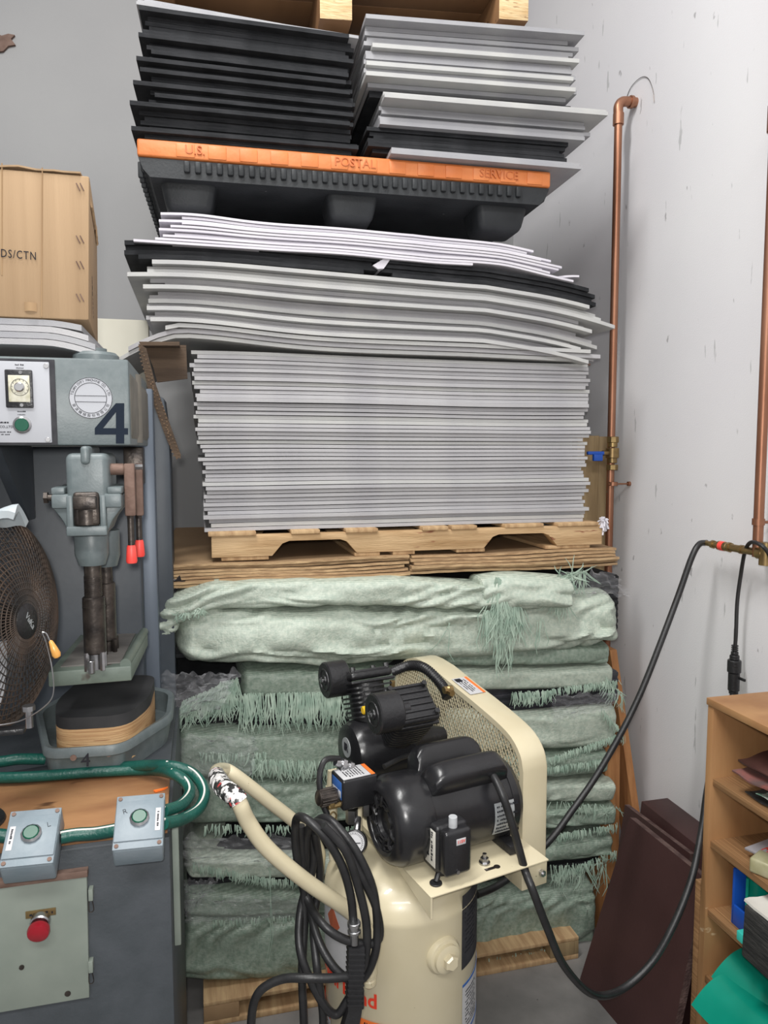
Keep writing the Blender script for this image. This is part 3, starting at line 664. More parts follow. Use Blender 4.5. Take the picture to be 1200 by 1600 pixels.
# films
film([at(240, 1048, Y=2.07), at(365, 1052, Y=2.05), at(352, 1085, Y=2.05), at(245, 1112, Y=2.05)], 26, 14, 2, .02, 'clear plastic film bulging out under the pouch at the left')
film([at(228, 1095, Y=2.06), at(372, 1048, Y=2.05), at(345, 1105, Y=2.05), at(235, 1122, Y=2.06)], 26, 12, 7, .018, 'grey plastic film strip running left above the fringe')
film([at(255, 1150, Y=2.06), at(400, 1150, Y=2.06), at(395, 1205, Y=2.06), at(262, 1235, Y=2.06)], 30, 16, 9, .016, 'clear crumpled film over the bundle above the handle grip')
film([at(288, 1305, Y=2.07), at(475, 1305, Y=2.07), at(470, 1342, Y=2.07), at(288, 1348, Y=2.07)], 34, 10, 13, .014, 'clear film over the middle gap left of the handle')
film([at(286, 1372, Y=2.06), at(345, 1368, Y=2.06), at(310, 1405, Y=2.06), at(288, 1428, Y=2.06)], 14, 12, 15, .014, 'clear film corner by the grey cabinet edge')
film([at(286, 1402, Y=2.06), at(480, 1400, Y=2.06), at(470, 1432, Y=2.06), at(290, 1438, Y=2.06)], 34, 10, 17, .009, 'clear film strip across the thin lower bundle')
film([at(868, 893, Y=2.08), at(955, 893, Y=2.1), at(978, 930, Y=2.1), at(872, 925, Y=2.08)], 22, 10, 19, .016, 'clear plastic film poking out under the right end of the cardboard')
film([at(862, 1085, Y=2.07), at(965, 1080, Y=2.07), at(950, 1105, Y=2.07), at(862, 1125, Y=2.07)], 24, 10, 23, .012, 'clear film over the upper right black gap')
film([at(230, 900, Y=2.11), at(290, 905, Y=2.11), at(262, 940, Y=2.11), at(236, 960, Y=2.11)], 10, 10, 29, .01, 'dark plastic under the left end of the cardboard', mat=BAG)

# ================================================================== WOOD POSTS AND PLANKS RIGHT
q = MB(); q.box(1.318, 1.405, 2.40, 2.44, 0, 1.693, .002); q.box(1.405, 1.445, 2.40, 2.50, 0, 1.690, .002)
tag(q.build('wooden_post', POSTW), 'upright wooden post between the grey foam block and the copper pipe', 'post')
def slant(p0, p1, wx, wy, mat, lab, name, cat):
    q = MB(); p0 = Vector(p0); p1 = Vector(p1)
    v = [p+Vector((a*wx, b*wy, 0)) for p in (p0, p1) for a, b in ((0, 0), (1, 0), (1, 1), (0, 1))]
    q.add(v, [[3, 2, 1, 0], [4, 5, 6, 7], [0, 1, 5, 4], [1, 2, 6, 5], [2, 3, 7, 6], [3, 0, 4, 7]]); return tag(q.build(name, mat), lab, cat)
a = at(986, 1250, Y=2.12); b = at(953, 1016, Y=2.22); d = (b-a)
slant(a-d*1.55, b, .026, .10, PLANKW, 'long orange-brown plank leaning beside the green bundles by the wall', 'wooden_plank', 'plank')
a = at(950, 1275, Y=2.10); b = at(946, 1168, Y=2.14)
slant(Vector((a.x-.005, a.y, 0.0)), b, .055, .09, PLANKW, 'short thick wood block standing between the bundles and the leaning plank', 'wood_block', 'wood block')

# ================================================================== MAROON BOARDS
def board(TL, TR, BL, BR, th, lab, edge=True):
    q = MB(); n = (Vector(TR)-Vector(TL)).cross(Vector(BL)-Vector(TL)).normalized(); TL, TR, BL, BR = map(Vector, (TL, TR, BL, BR))
    if n.x < 0: n = -n
    v = [TL, TR, BR, BL]+[p+n*th for p in (TL, TR, BR, BL)]
    q.add(v, [[0, 1, 2, 3], [7, 6, 5, 4]]); q.add(v, [[1, 0, 4, 5], [2, 1, 5, 6], [3, 2, 6, 7], [0, 3, 7, 4]], mi=1)
    return tag(q.build('maroon_board', [MAROON, MAROE], angle=20), lab, 'board')
TL = at(984, 1277, X=1.235); TR = at(1101, 1372, X=1.235); BL = at(906, 1530, Z=0.0); 
BR = Vector((BL.x+.03, 1.56, 0)); TR2 = TR
board(TL, TR2, BL, BR, .022, 'largest maroon board leaning in front, beside the plywood shelf')
TL = at(1000, 1254, X=1.36); TR = at(1105, 1330, X=1.36)
board(TL+Vector((-.055, 0, -.0)), TR+Vector((-.055, 0, 0)), Vector((1.24, TL.y, 0)), Vector((1.24, TR.y, 0)), .016, 'thin maroon board squeezed between the large board and the thick slab')
q = MB(); TLz = at(1000, 1252, X=1.34).z; y1_ = at(1000, 1252, X=1.34).y
q.prism([(1.29, 0), (1.385, 0), (1.44, TLz), (1.345, TLz)], 1.56, y1_, lambda a, b, c: (a, c, b), b=.002)
tag(q.build('maroon_slab', MAROE if False else MAROON), 'thick maroon slab standing behind the leaning boards against the wall', 'slab')

# ================================================================== COPPER PIPES
cpipe = thing('copper_pipe', 'tall copper pipe with elbow and blue-handled valve on the right wall', 'pipe', (1.44, 2.35, 1.0))
q = MB(); q.cyl((1.43, 2.35, .0), (1.43, 2.372, 2.80), .0135, n=20); q.build('pipe_run', COP, cpipe)
q = MB(); e0 = Vector((1.43, 2.372, 2.79)); q.tube([e0, e0+Vector((0, .002, .03)), e0+Vector((.012, .004, .048)), e0+Vector((.035, .006, .054)), e0+Vector((.075, .006, .054))], .0165, 14, 6)
q.cyl(e0+Vector((0, 0, -.03)), e0+Vector((0, 0, .008)), .0185, n=18); q.cyl(e0+Vector((.045, .006, .054)), e0+Vector((.056, .006, .054)), .021, n=12); q.build('elbow', COP, cpipe)
zv = 1.625; q = MB()
for dz, r_, h in ((-.055, .021, .02), (-.03, .017, .02), (-.012, .023, .036), (.026, .017, .02), (.042, .021, .022)): q.cyl((1.43, 2.353, zv+dz), (1.43, 2.353, zv+dz+h), r_, n=8 if r_ == .021 else 16, b=.002)
q.cyl((1.43, 2.353, zv+.006), (1.385, 2.343, zv+.006), .009, n=10); q.build('valve_body', BRASS, cpipe)
q = MB(); q.box(1.325, 1.390, 2.335, 2.35, zv+.0, zv+.012, .003); q.box(1.345, 1.38, 2.33, 2.345, zv-.022, zv+.002, .003); q.build('valve_handle', BLUEP, cpipe, label='blue plastic handle')
q = MB(); q.cyl((1.43, 2.345, 1.515), (1.43, 2.345, 1.528), .017, n=18); q.tube([(1.41, 2.34, 1.521), (1.50, 2.345, 1.521)], .003, 6); q.cyl((1.49, 2.345, 1.521), (1.499, 2.345, 1.521), .008); q.build('pipe_clamp', COP, cpipe)
cp2 = thing('copper_pipe', 'copper pipe at the right edge with a brass branch holding the air hose', 'pipe', (1.43, 1.66, 1.4))
q = MB(); q.cyl((1.440, 1.645, 1.36), (1.440, 1.655, 3.3), .0130, n=22); q.build('pipe_run', COP, cp2)
q = MB(); q.cyl((1.440, 1.652, 2.45), (1.440, 1.652, 2.52), .0175, n=18, b=.003); q.build('coupling', COP, cp2)
q = MB(); q.cyl((1.440, 1.646, 1.445), (1.440, 1.646, 1.462), .016, n=20); q.cyl((1.440, 1.646, 1.452), (1.499, 1.646, 1.452), .004, n=8); q.build('pipe_clamp', COP, cp2)
h0 = at(1100, 848, X=1.43); h1 = Vector((1.440, 1.615, 1.372)); q = MB()
def lerp(a, b, t): return a+(b-a)*t
q.cyl(h0, lerp(h0, h1, .14), .0075, n=14); q.cyl(lerp(h0, h1, .14), lerp(h0, h1, .18), .012, n=8); q.cyl(lerp(h0, h1, .18), lerp(h0, h1, .25), .008)
q.cyl(lerp(h0, h1, .25), lerp(h0, h1, .42), .013, n=16, b=.002); q.cyl(lerp(h0, h1, .42), lerp(h0, h1, .46), .014, n=8); q.cyl(lerp(h0, h1, .46), lerp(h0, h1, .9), .0105, n=16)
q.cyl(lerp(h0, h1, .62), lerp(h0, h1, .66), .0125, n=16); q.cyl(lerp(h0, h1, .88), h1, .017, n=16, b=.003); q.cyl(h1+Vector((0, 0, -.03)), h1+Vector((0, .0, .03)), .0165, n=16)
q.build('branch_fitting', BRASS, cp2)
q = MB(); q.cyl(lerp(h0, h1, .29), lerp(h0, h1, .36), .0136, n=16); q.build('red_tape_band', REDG, cp2, label='red tape band')

# air hose
r0 = .0088
ah = MB(); E_ = toloc; 
def depthpath(L_): return [at(px, py, Y=Y) for px, py, Y in L_]
P = depthpath([(1104, 848, h0.y), (1092, 851, h0.y-.01), (1080, 873, h0.y-.015), (1060, 930, h0.y-.02), (1030, 1010, 1.80), (1000, 1085, 1.78), (968, 1150, 1.76), (930, 1215, 1.74), (895, 1265, 1.72), (860, 1312, 1.70), (810, 1360, 1.68), (775, 1385, 1.66), (745, 1398, 1.62)])
ah.tube(P, .0088, 12, 8); tag(ah.build('air_hose', RUB), 'black air hose running from the wall pipe down behind the belt guard', 'hose')

# ================================================================== COMPRESSOR
K = thing('air_compressor', 'cream upright air compressor with black motor, standing before the green bundles', 'compressor', CT, CA)
def kb(mb, name, mat, parent=None, **kw): return mb.build(name, mat, parent or K, local=True, **kw)
def sub(o): return o
TR_ = .174; zp = .770
t = MB(); prof = [(0.02, .10), (.10, .105), (.15, .13), (TR_, .18), (TR_, .655), (TR_+.0015, .662), (TR_, .668), (TR_-.004, .685), (TR_-.02, .708), (.125, .728), (.08, .742), (.03, .748), (.001, .749)]
t.lathe(prof, n=72); tank = kb(t, 'tank', CREAM)
t = MB(); t.lathe([(.13, .0), (.135, .0), (.135, .13), (.13, .13)], n=36); kb(t, 'base_ring', CREAM)
# labels wrapped on the tank
def tpx(px, py): # local angle and height where the pixel's ray meets the tank
    d = FW*F+RT*(px-600)-UP*(py-800); dl = Vector((d.dot(CU), d.dot(CV), d.z)); o = toloc(CAM)
    A_ = dl.x**2+dl.y**2; B_ = 2*(o.x*dl.x+o.y*dl.y); C_ = o.x**2+o.y**2-TR_**2; D_ = max(0, B_*B_-4*A_*C_); tt = (-B_-D_**.5)/(2*A_); p = o+dl*tt; an_ = math.atan2(p.y, p.x)
    return (an_-2*pi if an_ > pi/2 else an_), p.z
def wrap(a0, a1, z0, z1, r=TR_+.0008, n=16, skew=0):
    mb = MB(); mb.grid(lambda u, v: (r*cos(a0+(a1-a0)*u), r*sin(a0+(a1-a0)*u), z0+(z1-z0)*v+skew*u), n, 2, .0004); return mb
def bendtext(s, size, a, z, r=TR_+.0012, sx=1, align='CENTER', bold=0):
    return textmb(s, size, None, .0002, bend=lambda p: Vector(((r+p.z)*cos(a+p.x/r), (r+p.z)*sin(a+p.x/r), z+p.y)), sx=sx, align=align, bold=bold)
aL, zA = tpx(722, 1400); aR, _ = tpx(748, 1385); zB = tpx(722, 1515)[1]
kb(wrap(aL, aR+.25, zB, zA), 'warning_label', DLAB, label='tall black warning label')
kb(scrib(.055, 11, size=.0055, bend=lambda p, a=aL+.22, z=(zA+zB)/2: Vector(((TR_+.0012+p.z)*cos(a+p.x/TR_), (TR_+.0012+p.z)*sin(a+p.x/TR_), z+p.y)), seed=3), 'label_print', INK)
aL2, zA2 = tpx(722, 1545); zA2 += .008
kb(wrap(aL2, aR+.25, zA2-.14, zA2), 'paper_label', WLAB, label='white and blue paper label')
kb(wrap(aL2, aR+.25, zA2-.006, zA2+.0, TR_+.0012), 'label_stripe', BLAB); kb(wrap(aL2, aR+.25, zA2-.12, zA2-.114, TR_+.0012), 'label_stripe', BLAB)
kb(scrib(.06, 11, size=.0045, bend=lambda p, a=aL2+.24, z=zA2-.062: Vector(((TR_+.0012+p.z)*cos(a+p.x/TR_), (TR_+.0012+p.z)*sin(a+p.x/TR_), z+p.y)), seed=4), 'label_print', INK)
ad, zd = tpx(590, 1567); kb(bendtext('Ingersoll Rand', .045, ad, zd, sx=1.0, align='RIGHT', bold=.001), 'red_lettering', INKR, label='red lettering')
a3, z3 = tpx(555, 1585); a4, _ = tpx(648, 1598)
kb(wrap(a3, a4, z3-.12, z3-.018, skew=0), 'paper_label', WLAB); kb(wrap(a3, a4, z3-.022, z3, TR_+.0012), 'label_header', OLAB, label='orange label header')
kb(bendtext('AVERTISSEMENT', .0125, (a3+a4)/2, z3-.011, TR_+.0018, bold=.0003), 'label_print', INK)
a5, z5 = tpx(508, 1375); a6, _ = tpx(545, 1440); zz5 = tpx(520, 1480)[1]
kb(wrap(a5-.25, a6, zz5-.03, z5-.02), 'paper_label', WLAB); 
m = MB(); am = a6-.32; zm = (z5-.055); 
m.prism([(0, .034), (.028, 0), (0, -.034), (-.028, 0)], 0, .0006, lambda a, b, c: ((TR_+.0014+c)*cos(am+a/TR_), (TR_+.0014+c)*sin(am+a/TR_), zm+b)); kb(m, 'hazard_diamond', pm('rust_red_print', (.45, .12, .06), None, rough=.5))
a7, z7 = tpx(505, 1560); kb(wrap(a7-.2, a7+.35, z7-.16, z7-.0), 'paper_label', WLAB); kb(wrap(a7-.2, a7+.35, z7-.004, z7+.012, TR_+.0012), 'label_header', INKR)
kb(scrib(.08, 9, size=.005, bend=lambda p, a=a7+.10, z=z7-.055: Vector(((TR_+.0012+p.z)*cos(a+p.x/TR_), (TR_+.0012+p.z)*sin(a+p.x/TR_), z+p.y)), seed=5), 'label_print', INK)
# bung with hex plug
ab, zb_ = tpx(693, 1492); nrm = Vector((cos(ab), sin(ab), 0)); c0 = nrm*(TR_-.012)+Vector((0, 0, zb_))
m = MB(); m.lathe([(.001, 0), (.040, 0), (.040, .014), (.036, .020), (.030, .022), (.030, .030), (.022, .034), (.001, .034)], c0, nrm, 32); bung = kb(m, 'bung_flange', CREAM)
m = MB(); m.lathe([(.001, .03), (.0165, .03), (.0165, .044), (.013, .048), (.001, .048)], c0, nrm, 6); kb(m, 'hex_plug', CREAM)
# plate bracket
PF = -.238
cor = lz(673, 1402, zp)
pu0, pv0 = cor.x, cor.y; pr_ = lz(800, 1360, zp); 
m = MB(); m.box(pu0, .232, pv0, .30, zp-.004, zp, .0015)
kb(m, 'mounting_plate', CREAM)
lo = lv(672, 1437, pv0)
m = MB(); m.prism([(pv0, zp-.001), (pv0, lo.z), (pv0+.15, zp-.012), (.29, zp-.012), (.29, zp-.001)], pu0, pu0+.004, lambda a, b, c: (c, a, b)); kb(m, 'plate_flange', CREAM)
print('plate', pu0, pv0, pr_, lo)
# belt guard
gu0, gu1 = .232, .302
def arc(c, r, a0, a1, n): return [(c[0]+r*cos(radians(a0+(a1-a0)*i/n)), c[1]+r*sin(radians(a0+(a1-a0)*i/n))) for i in range(n+1)]
gs = [lu(x, y, gu0) for x, y in [(812, 1392), (812, 1200), (797, 1148), (775, 1115), (735, 1080), (700, 1050), (672, 1036), (650, 1032), (632, 1050), (618, 1085)]]
print('guard', [(round(p.y, 3), round(p.z, 3)) for p in gs])
v0 = gs[0].y; zb0 = gs[0].z
v0 = -.148; zb0 = .648
OUT = [(v0, zb0), (-.147, .925)] + [tuple(p)[:2] for p in catmull([(-.147, .925, 0), (-.135, .960, 0), (-.10, .990, 0), (-.04, 1.008, 0), (.06, 1.026, 0)], 3)[1:]] + [(.12, 1.035), (.18, 1.045), (.25, 1.057)] + [tuple(p)[:2] for p in catmull([(.25, 1.057, 0), (.34, 1.060, 0), (.41, 1.035, 0), (.46, .98, 0), (.478, .90, 0), (.46, .82, 0), (.40, .75, 0), (.22, .70, 0)], 3)[1:]] + [(.10, zb0)]
m = MB(); n = len(OUT); IN = []
cx_ = sum(p[0] for p in OUT)/n; cz_ = sum(p[1] for p in OUT)/n
def inset(poly, d):
    res = []; n = len(poly)
    for i in range(n):
        p0 = Vector(poly[i-1]); p1 = Vector(poly[i]); p2 = Vector(poly[(i+1) % n]); a = (p1-p0).normalized(); b = (p2-p1).normalized()
        n1 = Vector((a.y, -a.x)); n2 = Vector((b.y, -b.x)); nn = (n1+n2); nn = nn.normalized() if nn.length > 1e-6 else n1; k_ = d/max(.5, nn.dot(n1)); res.append(tuple(p1+nn*k_))
    return res
IN = inset(OUT, .014)
if IN[0][1] < OUT[0][1]: IN = inset(OUT, -.014)
IN2 = inset(OUT, .003) if IN[0][1] > OUT[0][1] else inset(OUT, -.003)
# rim band (outer shell) with lips
nsm = [(gu0, OUT), (gu0-.0, OUT)]
rings = [[(gu0, p) for p in IN], [(gu0, p) for p in OUT], [(gu1-.006, p) for p in OUT], [(gu1, p) for p in IN2], [(gu1, p) for p in IN], [(gu1-.003, p) for p in IN], [(gu1-.006, p) for p in IN2], [(gu0+.003, p) for p in IN2], [(gu0+.003, p) for p in IN]]
vv = [(u, p[0], p[1]) for ring in rings for u, p in ring]; ff = []
for k in range(len(rings)):
    k2 = (k+1) % len(rings)
    for i in range(n): ff.append([k*n+i, k*n+(i+1) % n, k2*n+(i+1) % n, k2*n+i])
m.add(vv, ff)
# bottom skirt
m.box(gu0-.001, gu1+.001, v0-.002, v0+.05, zb0-.001, zb0+.055, .002)
guard = kb(m, 'belt_guard', CREAM, angle=30)
def inside(x, y, P_):
    c = False; j = len(P_)-1
    for i in range(len(P_)):
        if (P_[i][1] > y) != (P_[j][1] > y) and x < (P_[j][0]-P_[i][0])*(y-P_[i][1])/(P_[j][1]-P_[i][1])+P_[i][0]: c = not c
        j = i
    return c
def mesh_panel(u, cell=.0125, hh=.0105, r=.0011):
    mb = MB(); vs0 = min(p[0] for p in IN); vs1 = max(p[0] for p in IN); z0 = min(p[1] for p in IN); z1 = max(p[1] for p in IN)
    rows = int((z1-z0)/hh)+2; cols = int((vs1-vs0)/cell)+2
    for j in range(rows):
        for i in range(cols):
            x = vs0+i*cell+(cell/2 if j % 2 else 0); y = z0+j*hh
            for sgn in (-1, 1):
                ax, ay, bx_, by_ = x, y, x+sgn*cell/2, y+hh
                if inside(ax, ay, OUT) and inside(bx_, by_, OUT):
                    mb.add([(u-r, ax-r, ay), (u-r, ax+r, ay), (u+r, ax, ay), (u-r, bx_-r, by_), (u-r, bx_+r, by_), (u+r, bx_, by_)], [[0, 1, 4, 3], [1, 2, 5, 4], [2, 0, 3, 5]])
    return mb
o = kb(mesh_panel(gu0+.003), 'wire_mesh', CREAM, parent=guard, angle=10); o2 = kb(mesh_panel(gu1-.004, .02, .0168, .0012), 'wire_mesh', CREAM, parent=guard, angle=10)
m = MB()
for gv, gz in ((v0+.022, zb0+.028),): pass
for gu in (gu0+.012, gu1-.016): m.cyl((gu, v0-.002, zb0+.03), (gu, v0-.010, zb0+.03), .008, n=6); m.cyl((gu, v0-.01, zb0+.03), (gu, v0-.014, zb0+.03), .004, n=10)
kb(m, 'guard_bolt', STEEL, parent=guard)
# sticker on the sloped part of the rim
pA = Vector((0, .06, 1.026)); pB = Vector((0, .18, 1.045)); pA = pA.lerp(pB, .15)
dirv = (pB-pA).normalized(); nrmv = Vector((0, -dirv.z, dirv.y)); 
if nrmv.z < 0: nrmv = -nrmv
cS = pA.lerp(pB, .50)+nrmv*.0012
def stick(u0, u1, s0, s1, h, name, mat):
    m = MB(); v = [cS+Vector((u, 0, 0))+dirv*s+nrmv*hh_ for hh_ in (.0004, h) for u, s in ((u0, s0), (u1, s0), (u1, s1), (u0, s1))]
    m.add(v, [[3, 2, 1, 0], [4, 5, 6, 7], [0, 1, 5, 4], [1, 2, 6, 5], [2, 3, 7, 6], [3, 0, 4, 7]]); return kb(m, name, mat, parent=guard)
L2 = .045
stick(gu0+.012, gu1-.012, -L2, L2, .0012, 'safety_sticker', WLAB); stick(gu1-.020, gu1-.012, -L2, L2, .0016, 'sticker_header', OLAB); stick(gu0+.016, gu0+.034, L2-.022, L2-.004, .0016, 'sticker_pictogram', INK)
kb(scrib(.07, 4, frame(cS+Vector((gu0+.031, 0, 0))+nrmv*.0014, dirv*-1, (1, 0, 0)), size=.0038), 'sticker_print', INK, parent=guard)
# motor
mv = -.093; mz = .885
ml = lv(600, 1286, mv); mr = lv(782, 1235, mv); print('motor', ml, mr)
mz = (ml.z*.6+mr.z*.4); MU0 = ml.x-.010; MU1 = gu0-.018; MR = .094
ax = (1, 0, 0); c = (0, mv, mz)
m = MB(); m.lathe([(.001, MU0+.018), (.03, MU0+.018), (.032, MU0+.010), (.058, MU0+.010), (.060, MU0+.004), (.066, MU0), (.076, MU0+.003), (.085, MU0+.012), (MR, MU0+.028), (MR, MU0+.085), (MR-.001, MU0+.087)], c, ax, 64)
kb(m, 'fan_end_bell', BLK)
m = MB()
for i in range(10):
    a = i*2*pi/10
    m.tube([Vector((MU0+.0095, mv+.034*cos(a)+.0, mz+.034*sin(a))), Vector((MU0+.007, mv+.046*cos(a+.25), mz+.046*sin(a+.25))), Vector((MU0+.0085, mv+.057*cos(a+.25), mz+.057*sin(a+.25)))], .0045, 6, 4)
for rr in (.036, .047, .058): m.tube([(MU0+.008, mv+rr*cos(a), mz+rr*sin(a)) for a in [i*2*pi/24 for i in range(24)]], .0022, 6, 1, closed=True)
kb(m, 'fan_grille', BLKM)
m = MB(); m.lathe([(MR-.002, MU0+.086), (MR-.003, MU0+.09), (MR-.003, MU1-.035), (MR-.001, MU1-.034), (MR-.001, MU1-.018), (MR-.012, MU1-.003), (.03, MU1), (.001, MU1)], c, ax, 64); kb(m, 'motor_body', BLK)
m = MB(); m.lathe([(MR-.0018, MU1-.10), (MR-.0018, MU1-.036)], c, ax, 12, a0=radians(-5), a1=radians(40)); 
# nameplate on the lower front
def mot(u, ang, r): return Vector((u, mv-r*cos(ang), mz+r*sin(ang)))
def mgrid(u0, u1, a0, a1, r, th=.0006): mb = MB(); mb.grid(lambda s, t_: mot(u0+(u1-u0)*s, a0+(a1-a0)*t_, r), 4, 8, th); return mb
kb(mgrid(MU1-.085, MU1-.022, radians(-28), radians(18), MR-.0018), 'motor_nameplate', SLAB, label='silver motor nameplate')
for i in range(7):
    an = radians(13-6*i); kb(scrib(.052, 1, frame(mot(MU1-.054, an, MR-.0008), (1, 0, 0), (0, sin(an), cos(an))), size=.0055, seed=i), 'nameplate_print', INK)
an = radians(13); kb(textmb('CE', .009, frame(mot(MU1-.030, an, MR-.0002), (1, 0, 0), (0, sin(an), cos(an))), .0003, bold=.0002), 'nameplate_print', INK)
# capacitor covers
def capsule(u0, u1, ang, w_, h_):
    mb = MB(); n = mot(0, ang, 1)-mot(0, ang, 0); tdir = Vector((0, sin(ang), cos(ang)))
    def fn(s, t_):
        a = pi*t_; u = u0+(u1-u0)*s; e_ = 1-abs(2*s-1)**7; e_ = e_**.45 if e_ > 0 else 0
        return mot(u, ang, MR-.014)+n*(sin(a)**.55*h_*e_)+tdir*(-math.copysign(abs(cos(a))**.55, cos(a))*w_*(.9+.1*e_))
    mb.grid(fn, 24, 18); return mb
c1 = lu(640, 1190, .13)
kb(capsule(MU0+.088, MU1-.030, radians(64), .030, .052), 'capacitor_cover', BLK); kb(capsule(MU0+.095, MU1-.045, radians(112), .030, .058), 'capacitor_cover', BLK)
# junction box, front
ju0, ju1 = .098, .158
jb1 = lv(712, 1325, mv-.125); ju0 = jb1.x-.034; ju1 = jb1.x+.030; jz = jb1.z
m = MB(); m.box(ju0-.006, ju1+.006, mv-.115, mv-.06, jz-.052, jz+.046, .008, seg=3); kb(m, 'junction_box_base', BLKM)
m = MB(); m.box(ju0, ju1, mv-.140, mv-.113, jz-.050, jz+.044, .008, seg=3); jb = kb(m, 'junction_box', BLK)
m = MB(); m.cyl((ju0+.030, mv-.120, jz+.040), (ju0+.030, mv-.120, jz+.066), .009, n=14, b=.001); kb(m, 'cable_cap', CLEARP, label='clear plastic cap')
m = MB(); m.box(ju0+.026, ju0+.048, mv-.1408, mv-.139, jz+.014, jz+.027, .0003); kb(m, 'voltage_label', WLAB); kb(textmb('115V', .009, fr_front((ju0+.037, mv-.1410, jz+.0205)), .0002, bold=.0002), 'voltage_print', INKR)
m = MB(); m.box(ju0-.0066, ju0-.0058, mv-.112, mv-.072, jz-.040, jz+.036, .0002); kb(m, 'rating_sticker', PAPER)
kb(scrib(.068, 2, frame((ju0-.0068, mv-.092, jz-.002), (0, 0, -1), (0, -1, 0)), size=.008, seed=9), 'sticker_print', INK)
m = MB(); m.cyl((ju0+.03, mv-.1405, jz-.042), (ju0+.03, mv-.1425, jz-.042), .004, n=10); kb(m, 'cover_screw', STEEL)
# feet and bolts
m = MB(); m.box(MU0+.09, MU0+.125, mv-.10, mv+.10, zp+.001, mz-.07, .003); m.box(MU1-.05, MU1-.02, mv-.10, mv+.10, zp+.001, mz-.07, .003); kb(m, 'motor_foot', BLKM)
for p in (lz(757, 1349, zp),):
    m = MB(); m.cyl((p.x, p.y, zp), (p.x, p.y, zp+.004), .012, n=18); m.cyl((p.x, p.y, zp+.004), (p.x, p.y, zp+.013), .009, n=6); m.cyl((p.x, p.y, zp+.013), (p.x, p.y, zp+.022), .0045, n=10); kb(m, 'mounting_bolt', STEEL)
pg = lz(681, 1381, zp); m = MB(); m.cyl((pg.x, pg.y, zp), (pg.x, pg.y, zp+.004), .013, n=20, b=.001); m.tube([(pg.x, pg.y, zp+.004), (pg.x+.015, pg.y+.01, zp+.02), (ju0+.02, mv-.10, jz-.045)], .006, 8, 5); kb(m, 'cable_grommet', RUB)
psl = lz(768, 1357, zp); m = MB(); m.box(psl.x-.016, psl.x+.014, psl.y-.004, psl.y+.004, zp, zp+.0008, .0003); m.cyl((psl.x+.014, psl.y, zp), (psl.x+.014, psl.y, zp+.0009), .007, n=14); kb(m, 'slotted_hole', STEELD)

# pump
pv = .165
cc = lv(585, 1175, .12); print('crank', cc, 'f1', lv(520, 1063, .2), lv(603, 1113, .05), 'h1', lv(580, 1070, .25), lv(660, 1110, .1))
cv, cz = .16, lv(575, 1172, .16).z; cu0 = lv(548, 1185, .14).x
m = MB(); m.lathe([(.001, cu0), (.055, cu0), (.070, cu0+.006), (.077, cu0+.02), (.077, cu0+.15), (.05, cu0+.17), (.02, gu0-.02)], (0, cv, cz), ax, 48)
m.prism([(cv-.075, zp+.002), (cv+.075, zp+.002), (cv+.068, cz), (cv-.068, cz)], cu0+.012, cu0+.15, lambda a, b, c_: (c_, a, b), b=.006)
pump = kb(m, 'crankcase', BLK)
m = MB(); m.cyl((cu0-.0015, cv+.004, cz+.016), (cu0+.001, cv+.004, cz+.016), .024, n=28); kb(m, 'round_badge', SLAB, label='round silver badge')
kb(textmb('IR', .026, frame((cu0-.002, cv+.004, cz+.016), (0, -1, 0), (0, 0, 1)), .0003, bold=.001), 'badge_mark', INK)
def cylinder(ang, cu, sgn):
    d = Vector((0, sin(ang), cos(ang))); e = Vector((0, cos(ang), -sin(ang))); o_ = Vector((cu, cv, cz)); 
    M = Matrix(((1.15, 0, 0, o_.x), (0, e.y*1.15, d.y, o_.y), (0, e.z*1.15, d.z, o_.z), (0, 0, 0, 1)))
    m = MB(); m.cyl((0, 0, .05), (0, 0, .165), .040, n=28, M=M)
    for i in range(7): s_ = .041+.005*(i/6); zf = .080+i*.0115; m.prism(rpoly([(-s_-.003, -s_), (s_+.003, -s_), (s_+.003, s_), (-s_-.003, s_)], .02, 4), zf, zf+.0045, M=M)
    kb(m, 'finned_cylinder', BLKM)
    m = MB(); m.box(-.052, .052, -.046, .046, .160, .168, .003, M=M); m.box(-.050, .050, -.044, .044, .170, .190, .008, M=M, seg=3)
    for i in range(6): y_ = -.036+i*.0145; m.box(-.044, .044, y_-.003, y_+.003, .186, .194, .0015, M=M)
    for sx_ in (-1, 1):
        for sy_ in (-1, 1): m.cyl((sx_*.040, sy_*.034, .19), (sx_*.040, sy_*.034, .202), .006, n=6, M=M)
    kb(m, 'cylinder_head', BLKM)
    return M
A1 = radians(20); A2 = radians(-38)
M1 = cylinder(A1, cu0+.075, 1); M2 = cylinder(A2, cu0+.115, -1)
def filt(px, py, u1, rr, L_, vv_):
    p = lv(px, py, vv_); m = MB(); x = p.x
    m.lathe([(.001, x-.003), (.012, x-.003), (.013, x), (rr*.55, x), (rr*.57, x-.002), (rr*.62, x-.002), (rr*.64, x), (rr-.003, x), (rr, x+.003), (rr, x+L_-.004), (rr-.004, x+L_), (.012, x+L_), (.012, x+L_+.03)], (0, p.y, p.z), ax, 44)
    o_ = kb(m, 'intake_filter', BLKM); m = MB(); m.cyl((x-.004, p.y, p.z), (x-.009, p.y, p.z), .005, n=6)
    for a in (.6, 2.2, 3.7): m.box(x-.010, x-.006, p.y-.010 if a == .6 else p.y-.002, p.y+.010 if a == .6 else p.y+.002, p.z-.003 if a == .6 else p.z-.009, p.z+.003 if a == .6 else p.z+.009, .001)
    kb(m, 'wing_nut', STEEL, parent=o_); return p
f1 = filt(507, 1063, 0, .045, .056, .245); f2 = filt(583, 1116, 0, .046, .062, .035)
